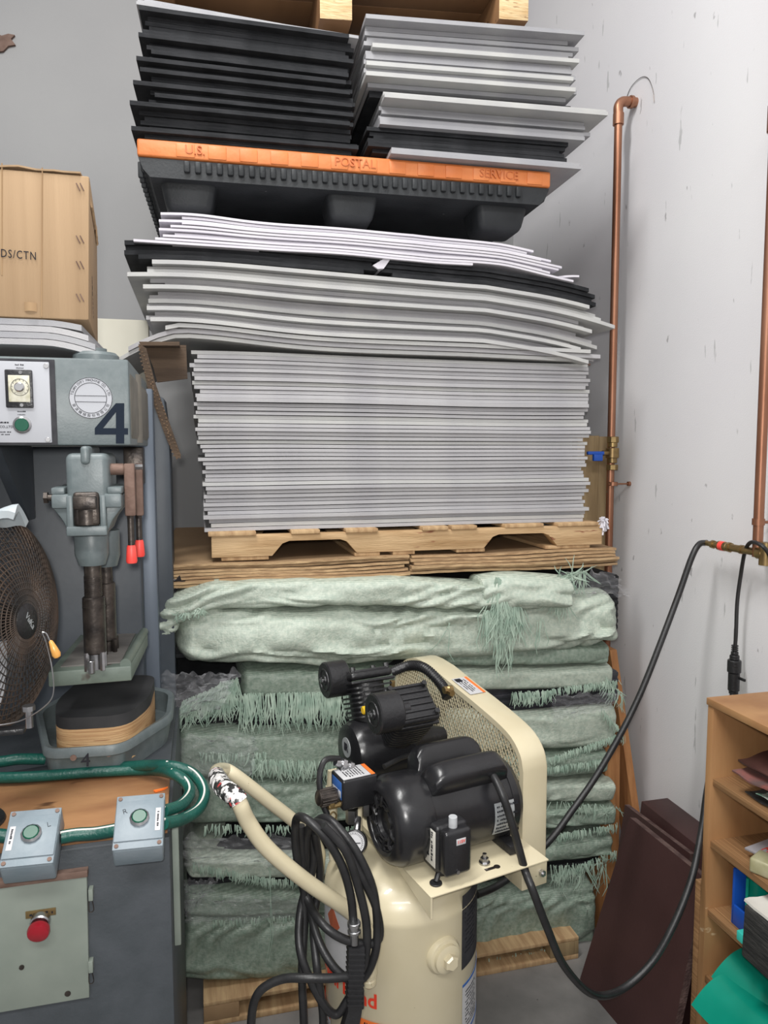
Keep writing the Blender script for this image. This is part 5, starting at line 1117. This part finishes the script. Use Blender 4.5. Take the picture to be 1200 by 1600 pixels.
textmb('4', .036, frame(at(134, 1188, Y=1.489)-Vector((0, .002, 0)), (.996, -.08, 0), (.05, .2, 1)), .001, bold=0).build('marker_number', INK, tr)
# plywood top + cabinet
m = MB(); m.prism([(-1.0, 1.275), (-.066, 1.275), (-.070, 1.530), (-1.0, 1.560)], .985, 1.0, b=.001); tag(m.build('plywood_worktop', PLY), 'stained plywood worktop on the grey cabinet under the press', 'worktop')
cb = thing('steel_cabinet', 'grey steel cabinet with sage door and red button under the worktop', 'cabinet', (-.4, 1.5, 0))
m = MB(); m.box(-1.0, -.062, 1.262, 1.92, 0, .985, .003); m.build('body', CABP, cb); m = MB(); m.prism([(-1.0, 1.563), (-.070, 1.533), (-.070, 1.92), (-1.0, 1.92)], .98, 1.0, b=.001); m.build('raised_deck', CABP, cb)
q0 = at(0, 1380, Y=1.256); q1 = at(136, 1368, Y=1.256); q2 = at(140, 1556, Y=1.256); dz_ = q2.z
m = MB(); m.prism([(-1.0, q1.z), (q1.x, q1.z), (q2.x, q2.z), (-1.0, q2.z)], 1.252, 1.262, lambda a, b, c: (a, c, b), b=.001); dr = m.build('door', CABG, cb, label='sage green door')
m = MB(); m.box(-1.0, q1.x+.002, 1.248, 1.262, q1.z+.0015, q1.z+.013, .001); m.build('door_gasket', RUST, cb)
for py in (1395, 1507): p = at(143, py, Y=1.256); m = MB(); m.box(p.x-.004, p.x+.003, 1.248, 1.262, p.z-.010, p.z+.010, .001); m.build('hinge', CABG, dr); m = MB(); m.tube([p+Vector((.001, -.004, -.01)), p+Vector((.003, -.004, -.028)), p+Vector((-.004, -.004, -.03)), p+Vector((-.004, -.004, -.01))], .0008, 5, 4); m.build('hinge_pin', STEELD, dr)
p = at(62, 1452, Y=1.24); m = MB(); m.cyl((p.x, 1.253, p.z+.010), (p.x, 1.240, p.z+.008), .0155, n=26, b=.002); m.build('button_bezel', STEEL, dr)
m = MB(); m.lathe([(.010, 0), (.010, .006), (.0165, .010), (.0175, .016), (.016, .021), (.008, .024), (.001, .0245)], (p.x, 1.246, p.z+.006), (0, -1, -.25), 28); m.build('red_button', BTNR, dr, label='red mushroom button')
m = MB(); p = at(65, 1426, Y=1.252); m.box(p.x-.024, p.x+.022, 1.250, 1.252, p.z-.006, p.z+.006, .0003); m.build('engraved_plate', BRASS, dr); scrib(.034, 1, fr_front((p.x-.001, 1.2497, p.z)), size=.006, seed=2).build('plate_print', INK, dr)
m = MB(); p = at(34, 1511, Y=1.252); m.cyl((p.x, 1.2525, p.z), (p.x, 1.250, p.z), .004, n=12); m.build('door_lock', STEELD, dr); m = MB(); p = at(106, 1556, Y=1.252); m.cyl((p.x, 1.2525, p.z+.004), (p.x, 1.2512, p.z+.004), .005, n=12); m.build('door_lock', STEELD, dr)
m = MB(); xa = at(271, 1380, Y=1.32).x; m.box(xa-.001, xa+.011, 1.32, 1.335, at(277, 1478, Y=1.32).z, .99, .002); m.build('side_panel_edge', CABG, cb, label='sage green side strip')
# control boxes
def cbox(px, py, lab, letter, lside, roll=0, yy=1.215):
    p = at(px, py, Y=yy); el = radians(58); n_ = Vector((.0, -cos(el), sin(el))); x_ = Vector((cos(roll), 0, sin(roll))); y_ = n_.cross(x_)
    M = frame(p, x_, y_); r = thing('push_button_box', lab, 'control box', p); w_, h_ = .0385, .047
    m = MB(); m.box(-w_, w_, -h_, h_, -.05, -.003, .004, M=M, seg=3); m.build('enclosure', BOXP, r)
    m = MB(); m.box(-w_, w_, -h_, h_, -.003, .0, .003, M=M); m.box(-w_+.001, w_-.001, -h_+.012, h_-.012, -.001, .003, .0015, M=M); m.build('lid', BOXP, r)
    for sx_ in (-1, 1):
        for sy_ in (-1, 1): m = MB(); m.cyl((sx_*(w_-.006), sy_*(h_-.006), 0), (sx_*(w_-.006), sy_*(h_-.006), .0015), .0034, n=10, M=M); m.build('lid_screw', RUST, r)
    m = MB(); m.lathe([(.001, .002), (.0155, .002), (.0155, .006), (.0125, .009), (.0122, .004), (.001, .004)], (0, .002, .001), n=12, M=M); m.build('button_ring', STEEL, r)
    m = MB(); m.cyl((0, .002, .004), (0, .002, .011), .0118, n=26, b=.0015, M=M); m.build('green_button', BTNG, r, label='green push button')
    m = MB(); sx_ = lside; m.box(sx_*.029-.0042, sx_*.029+.0042, -.022, .018, .003, .0036, .0002, M=M); m.build('maker_strip', WLAB, r)
    mm = M @ frame((sx_*.029, -.002, .0038), (0, 1*-lside if False else -1, 0), (1, 0, 0)); scrib(.030, 1, mm, size=.0036, seed=int(px)).build('strip_print', INK, r)
    mm = M @ frame((-sx_*.0235, .016, .0034), (1, .3, 0), (-.3, 1, 0)); textmb(letter, .013, mm, .0003, bold=-.0003).build('handwritten_letter', INK, r)
    return M
cbox(49, 1307, 'left grey push button box with green button, marked L', 'L', -1, radians(-1.5))
cbox(218, 1282, 'right grey push button box with green button, marked R', 'R', 1, radians(-1.5))
# green hoses
def hose(L_, r_, lab, stripe=None):
    P = [at(x, y, **({'Z': z_} if k_ == 'Z' else {'Y': z_})) for x, y, k_, z_ in L_]
    rr = thing('green_hose', lab, 'hose', P[0]); m = MB(); m.tube(P, r_, 12, 8); m.build('hose_wall', GHOSE, rr)
    if stripe is not None:
        m = MB(); m.tube([p+Vector((0, -.003, r_*.85)) for p in P[stripe:]], .0022, 6, 8); m.build('cable_stripe', PAPER, rr, label='thin pale cable along the hose')
hose([(-60, 1216, 'Z', 1.014), (40, 1214, 'Z', 1.014), (150, 1206, 'Z', 1.014), (230, 1203, 'Z', 1.014), (268, 1208, 'Y', 1.40), (290, 1222, 'Y', 1.38), (296, 1240, 'Y', 1.35), (282, 1258, 'Y', 1.30), (255, 1268, 'Y', 1.25)], .0105, 'green hose curving tightly into the right push button box', 4)
hose([(120, 1203, 'Z', 1.014), (190, 1198, 'Z', 1.014), (260, 1196, 'Y', 1.44), (300, 1208, 'Y', 1.42), (319, 1235, 'Y', 1.38), (312, 1262, 'Y', 1.33), (285, 1280, 'Y', 1.27), (255, 1287, 'Y', 1.22)], .0105, 'green hose in the wider loop beside the woven bundles', 2)
hose([(95, 1308, 'Y', 1.235), (120, 1304, 'Y', 1.24), (150, 1302, 'Y', 1.24), (185, 1296, 'Y', 1.235)], .0105, 'short green hose linking the two push button boxes', 0)
hose([(-50, 1306, 'Y', 1.235), (-10, 1305, 'Y', 1.235), (22, 1308, 'Y', 1.235)], .0105, 'green hose entering the left push button box from the left')
hose([(-60, 1195, 'Z', 1.03), (0, 1190, 'Z', 1.03), (30, 1186, 'Z', 1.03), (70, 1186, 'Z', 1.02)], .0110, 'dark green hose running behind the tray at the left edge')
m = MB(); p = at(252, 1233, Z=1.002); m.prism([(p.x-.014, p.y-.004), (p.x, p.y-.001), (p.x+.012, p.y+.004), (p.x+.004, p.y-.004), (p.x-.010, p.y-.010)], 1.001, 1.004); tag(m.build('orange_scrap', OLAB), 'tiny orange scrap on the plywood by the hose loop', 'scrap')

# fan
fc_ = at(-2, 972, Y=1.36); tc_ = (CAM-fc_); tc_.z = 0; tc_.normalize(); ang = radians(57)
fn_ = Vector((tc_.x*cos(ang)-tc_.y*sin(ang), tc_.x*sin(ang)+tc_.y*cos(ang), .05)).normalized()
fx = Vector((0, 0, 1)).cross(fn_).normalized(); fy = fn_.cross(fx); FR = .176
fan = thing('desk_fan', 'dusty dark wire-caged fan at the left edge beside the press', 'fan', (fc_.x, fc_.y, 1.0))
def fp(r_, a, d): return fc_+(fx*cos(a)+fy*sin(a))*r_+fn_*d
def cage(side, mb):
    for i in range(15):
        r_ = .035+(FR-.035)*i/14; d = (.045 if side > 0 else -.03)*(1-(r_/FR)**2.2)+side*.006; mb.tube([fp(r_, a, d) for a in [k*2*pi/48 for k in range(48)]], .0011, 4, 1, closed=True)
    for k_ in range(72):
        a0 = k_*2*pi/72; mb.tube([fp(r_, a0+(r_/FR)*.5*side, (.045 if side > 0 else -.03)*(1-(r_/FR)**2.2)+side*.006) for r_ in (.03, .07, .11, .15, FR)], .0011, 4, 2)
    return mb
cage(1, MB()).build('front_grille', FANC, fan); cage(-1, MB()).build('rear_grille', FANC, fan)
m = MB(); m.tube([fp(FR, a, 0) for a in [k*2*pi/64 for k in range(64)]], .008, 8, 1, closed=True, ); m.build('cage_rim', FANC, fan)
m = MB(); m.lathe([(.001, .056), (.020, .056), (.030, .052), (.032, .045)], fc_, fn_, 28); m.build('hub_badge', BLKM, fan)
textmb('VuKa', .015, frame(fc_+fn_*.0565, fx*.55-fy*.83, fx*.83+fy*.55), .0004).build('badge_print', SLAB, fan)
m = MB(); m.lathe([(.001, .02), (.03, .02), (.035, .0), (.035, -.02), (.04, -.025), (.04, -.035), (.03, -.04), (.001, -.04)], fc_, fn_, 28); m.build('fan_motor', BLKM, fan)
for k_ in range(3):
    a0 = k_*2*pi/3+2.0; m = MB(); m.grid(lambda u, v: fp(.03+.125*u, a0+(.9-.25*u)*(v-.5)*1.2*(1-.3*u**4), .012*(v-.5)*2), 10, 8, .002); m.build('fan_blade', FANB, fan)
m = MB(); b0 = at(-60, 1150, Y=1.36); m.cyl((b0.x, b0.y, 1.01), (b0.x, b0.y, fc_.z-.02), .012, n=14); m.lathe([(.001, .014), (.04, .012), (.06, .004), (.062, 0)], (b0.x, b0.y, 1.001), n=36)
a = at(40, 1140, Y=1.30); m.box(b0.x, a.x, a.y-.012, a.y+.012, a.z-.004, a.z+.006, .003); m.cyl((b0.x, b0.y, fc_.z-.02), fc_-fn_*.03, .012, n=12); m.cyl((b0.x, b0.y, a.z), (b0.x, a.y, a.z), .009, n=10); m.build('stand', BLKM, fan)
p = at(45, 1108, Y=1.25); m = MB(); m.cyl(p, p+Vector((0, 0, -.03)), .006, n=12); m.cyl(p+Vector((0, 0, -.002)), p+Vector((0, 0, .006)), .010, n=8); m.build('tilt_screw', STEEL, fan)
m = MB(); m.tube([at(x, y, Y=1.22) for x, y in [(66, 988), (74, 1010), (82, 1050), (83, 1085), (68, 1105), (35, 1125), (0, 1133), (-30, 1134)]], .0010, 6, 6); m.tube([at(66, 988, Y=1.22), at(72, 990, Y=1.22), at(78, 1002, Y=1.22)], .0012, 5, 3); m.build('pull_chain', STEEL, fan)
p = at(84, 1013, Y=1.22); m = MB(); m.lathe([(.001, .014), (.003, .012), (.0055, 0), (.0068, -.010), (.005, -.015), (.001, -.017)], p, (-.35, 0, 1), 16); m.build('pull_knob', AMBER, fan, label='amber pull knob')
# folded cloth over the fan
p = at(-12, 818, Y=1.28); m = MB(); m.grid(lambda u, v: (p.x-.05+.09*u, p.y-.04+.08*v, p.z+.018-.045*(1-u)**2*0-.03*(u**3)*abs(v-.5)+.006*sin(u*8)-(.02*v*v)), 12, 8, .012)
tag(m.build('folded_mask', pm('pale_blue_cloth', (.34, .40, .43), (.42, .46, .48), 20, .8)), 'pale blue folded pad at the left edge above the fan', 'pad')

# ================================================================== CARTON and foam on the press
ct = thing('cardboard_carton', 'large worn brown cardboard carton on foam sheets above the press', 'box', (-.5, 1.7, 1.885))
x1_, y0_, y1_ = -.192, 1.50, 1.84; m = MB(); q = bmesh.new()
m.box(-.82, x1_, y0_, y1_, 1.888, 2.15, .004)
for p in m.v:
    if p.x > -.4: p.x -= .085*(p.y-y0_)
for p in m.v:
    p.x += .006*nz(p.z*9, p.y*7, 1)+(.006 if p.z > 2.1 and p.x > -.4 else 0); p.z += .006*nz(p.x*5, p.y*6, 2)
m.build('body', CARDB, ct)
m = MB(); m.grid(lambda u, v: (-.80+.600*u, y0_-.002+.15*v*.9, 2.150+.006*nz(u*14, v*3, 0)+.003), 40, 4, .003); m.build('top_flap', CARDB, ct)
m = MB(); m.grid(lambda u, v: (x1_+.002+.008*v+.004*nz(u*9, v, 5)-.085*(.03+.27*u), y0_+.03+.27*u, 2.148-.045*v-.02*v*nz(u*20, 0, 3)), 24, 4, .003); m.build('torn_side_flap', CARDB, ct)
m = MB(); 
for pz, zz_ in ((292, 0), (374, 0), (414, 0), (465, 0)):
    for d_ in (0, 6): a = at(119+d_, pz-6, Y=y0_-.002); b2 = at(125+d_, pz+6, Y=y0_-.002); m.tube([a, b2], .0011, 5, 1)
m.build('staple', RUST, ct)
m = MB(); a = at(64, 262, Y=y0_-.001); m.tube([at(66, 262, Y=y0_-.0005), at(65, 495, Y=y0_-.0005)], .0012, 6, 1); m.tube([at(3, 255, Y=y0_-.0005), at(3, 430, Y=y0_-.0005)], .0012, 6, 1); m.build('crease_line', CARD, ct)
a = at(-8, 393, Y=y0_-.002); textmb('500 YDS/CTN', .0205, frame(at(57, 401, Y=y0_-.003), (1, 0, -.035), (0, 0, 1)), .0002, align='RIGHT', sx=.72, bold=.0001, space=1.2).build('stencil_print', INK, ct)
scrib(.17, 1, frame((x1_-.0065, 1.60, 1.99), (0, 0, -1), (-.085, 1, 0)), size=.016, seed=6).build('stencil_print', INK, ct)
m = MB(); p = at(48, 480, Y=y0_); m.grid(lambda u, v: (p.x-.01+.02*u, y0_-.001-.006*sin(pi*u), p.z-.008+.016*v), 6, 4, .001); m.build('torn_spot', CARD, ct)
for k_ in range(4):
    def W(x, y, k_=k_): return 1.838+k_*.0125-.9*max(0, x+.27)**1.6*(1.0 if k_ < 3 else .7)-.010*math.exp(-((x+.36)/.1)**2)*0-.35*max(0, -.3-x)**2*0
    o = sheet(GREYU if k_ % 2 else GREY, -.85, -.172-.012*k_, 1.49+.004*k_, .42, W, .0108, nx=40)
    tag(o, ['lowest', 'second lowest', 'second highest', 'topmost'][k_]+' grey foam sheet between the press head and the carton', 'foam sheet', 'foam sheets under the carton')
# pale board behind, between carton and stack
m = MB(); a = at(150, 497, Y=2.6); b_ = at(232, 503, Y=2.6); c_ = at(232, 560, Y=2.6); m.box(a.x-.3, b_.x, 2.6, 2.64, c_.z-.5, a.z, .004)
tag(m.build('pale_board', CREAMB), 'pale beige board standing between the carton and the foam stack', 'board')

# ================================================================== SHELF
sh = thing('plywood_shelf', 'open plywood shelf unit against the right wall, front right corner', 'shelf', (1.35, 1.2, 0))
SX0, SX1, SY1, SY0, STZ = 1.20, 1.485, 1.512, .70, 1.04
m = MB(); m.box(SX0, SX1, SY1-.020, SY1, 0, STZ-.018, .001); m.build('side_panel', [SHELFW], sh)
m = MB(); m.box(SX0, SX1, SY0, SY0+.02, 0, STZ-.018, .001); m.build('side_panel', SHELFW, sh)
m = MB(); m.box(SX0-.004, SX1, SY0, SY1+.002, STZ-.018, STZ, .002); m.build('top_board', SHELFW, sh)
m = MB(); m.box(SX1-.008, SX1, SY0+.02, SY1-.02, 0, STZ-.018, .001); m.build('back_panel', BROWNW, sh)
LV = [.842, .683, .505, .330, .15]
for z_ in LV: m = MB(); m.box(SX0+.006, SX1-.008, SY0+.02, SY1-.02, z_-.018, z_, .001); m.build('shelf_board', SHELFE, sh)
m = MB(); xa = at(1085, 1480, Y=1.53).x; m.box(xa, xa+.030, 1.516, 1.536, 0, at(1092, 1375, Y=1.53).z, .001); m.build('side_batten', SHELFE, sh)
# contents
def onz(px, py, z_): return at(px, py, Z=z_)
# tier 1 : leather packets, printed paper, checked cloth
z_ = LV[0]
def wavy(x0, x1, y0, y1, z0, amp, th, mat, name, lab, cat, seed=0, rise=0):
    m = MB(); m.grid(lambda u, v: (x0+(x1-x0)*u+.01*nz(v*4, seed, 0), y0+(y1-y0)*v+.01*nz(u*4, seed, 1), z0+amp*(1+nz(u*3+seed, v*3, seed))+rise*u), 14, 14, th); return tag(m.build(name, mat), lab, cat)
wavy(1.22, 1.40, 1.14, 1.40, z_+.001, .006, .002, CHAR, 'dark_cloth', 'dark cloth lying under the checked cloth on the top shelf tier', 'cloth', 1)
wavy(1.215, 1.36, 1.16, 1.36, z_+.014, .008, .002, GREENC, 'checked_cloth', 'green and white checked cloth on the top shelf tier', 'cloth', 4)
wavy(1.20, 1.38, 1.16, 1.42, z_+.040, .010, .004, PINKP, 'printed_packet', 'pinkish printed packet under the leather scrap on the top tier', 'packet', 6, .02)
wavy(1.215, 1.40, 1.10, 1.42, z_+.060, .014, .004, LEATH, 'leather_scrap', 'dark brown leather scrap topmost on the top shelf tier', 'leather', 8, .03)
m = MB(); m.box(1.205, 1.28, .98, 1.165, z_, z_+.05, .003, M=None); tag(m.build('white_box', WLAB), 'white box at the right edge on the top shelf tier', 'box')
# tier 2
z_ = LV[1]
p = onz(1165, 1340, z_); m = MB(); M = frame((1.235, 1.345, z_), (.9, .45, 0), (-.45, .9, 0)); m.box(-.028, .028, -.024, .024, .0005, .036, .006, M=M, seg=3)
for v_ in m.v: v_.z += .003*nz(v_.x*60, v_.y*60, 1)
tag(m.build('wax_block', WAX), 'translucent yellowish wax block on the second shelf tier', 'block')
mgz = thing('magazine', 'grey magazine with red print on the second shelf tier', 'magazine', (1.33, 1.3, z_)); m = MB(); M = frame((1.345, 1.28, z_+.05), (.96, .1, .10), (-.1, .96, -.15)); m.box(-.10, .10, -.14, .14, 0, .006, .001, M=M); m.build('cover', pm('grey_magazine_cover', (.35, .34, .37), (.45, .44, .47), 20, .4), mgz)
textmb('MY LINE', .028, M @ frame((-.072, .06, .0065), (0, -1, 0), (1, 0, 0)), .0002).build('cover_print', INKR, mgz); scrib(.10, 1, M @ frame((-.045, .06, .0062), (0, -1, 0), (1, 0, 0)), size=.010, seed=8).build('cover_print', INKR, mgz)
m = MB(); m.box(1.30, 1.40, 1.20, 1.36, z_+.0005, z_+.042, .003); tag(m.build('dark_box', CHAR), 'dark box propping up the magazine on the second tier', 'box')
# tier 3
z_ = LV[2]
m = MB(); m.box(1.225, 1.29, 1.425, 1.433, z_+.001, z_+.14, .002); m.box(1.225, 1.232, 1.34, 1.43, z_+.001, z_+.05, .002); tag(m.build('blue_folder', BLUEP), 'blue plastic folder standing at the far end of the third shelf tier', 'folder')
m = MB(); m.grid(lambda u, v: (1.235+.05*u, 1.40+.012*sin(u*5), z_+.02+.11*v), 8, 8, .006); tag(m.build('teal_pouch', TEAL), 'teal pouch beside the blue folder on the third tier', 'pouch')
m = MB(); m.box(1.19, 1.235, 1.352, 1.372, z_+.005, z_+.028, .002); tag(m.build('teal_tag', pm('bright_teal', (.05, .6, .5), None, rough=.4)), 'small bright turquoise card before the blue folder', 'card')
cbx = thing('charred_box', 'rough black box with white paper top on the third shelf tier', 'box', (1.27, 1.2, z_)); m = MB(); m.box(1.165, 1.36, .90, 1.325, z_+.002, z_+.125, .005); 
for v_ in m.v: v_.x += .004*nz(v_.y*30, v_.z*30, 0)
m.build('body', CHAR, cbx); m = MB(); m.grid(lambda u, v: (1.17+.18*u, .92+.41*v+.01*nz(u*5, v, 0), z_+.128+.006*nz(u*4, v*6, 1)), 10, 14, .006); m.build('paper_sheets', PAPER, cbx)
# tier 4: teal vinyl sheets
z_ = LV[3]
def vinyl(x0, yy0, yy1, zz0, seed, lab, hh):
    m = MB(); m.grid(lambda u, v: (x0+.16*u, yy0+(yy1-yy0)*v, zz0+hh*sin(pi*min(1, u*.9+.12))-.05*(1-u)**2+.01*sin(v*5+seed)), 18, 14, .002); return tag(m.build('vinyl_sheet', TEAL), lab, 'vinyl sheet')
vinyl(1.13, 1.10, 1.44, z_+.02, 0, 'teal vinyl sheet spilling out over the shelf edge near the floor', .04)
vinyl(1.20, 1.12, 1.46, z_+.05, 2, 'darker teal vinyl sheet lying deeper on the fourth shelf tier', .035)
m = MB(); m.cyl((1.185, 1.14, .10), (1.185, 1.14, .44), .05, n=28, b=.006); tag(m.build('green_canister', pm('dark_green_can', (.07, .12, .08), (.1, .16, .11), 20, .5)), 'dark green canister at the lower right edge before the shelf', 'canister')
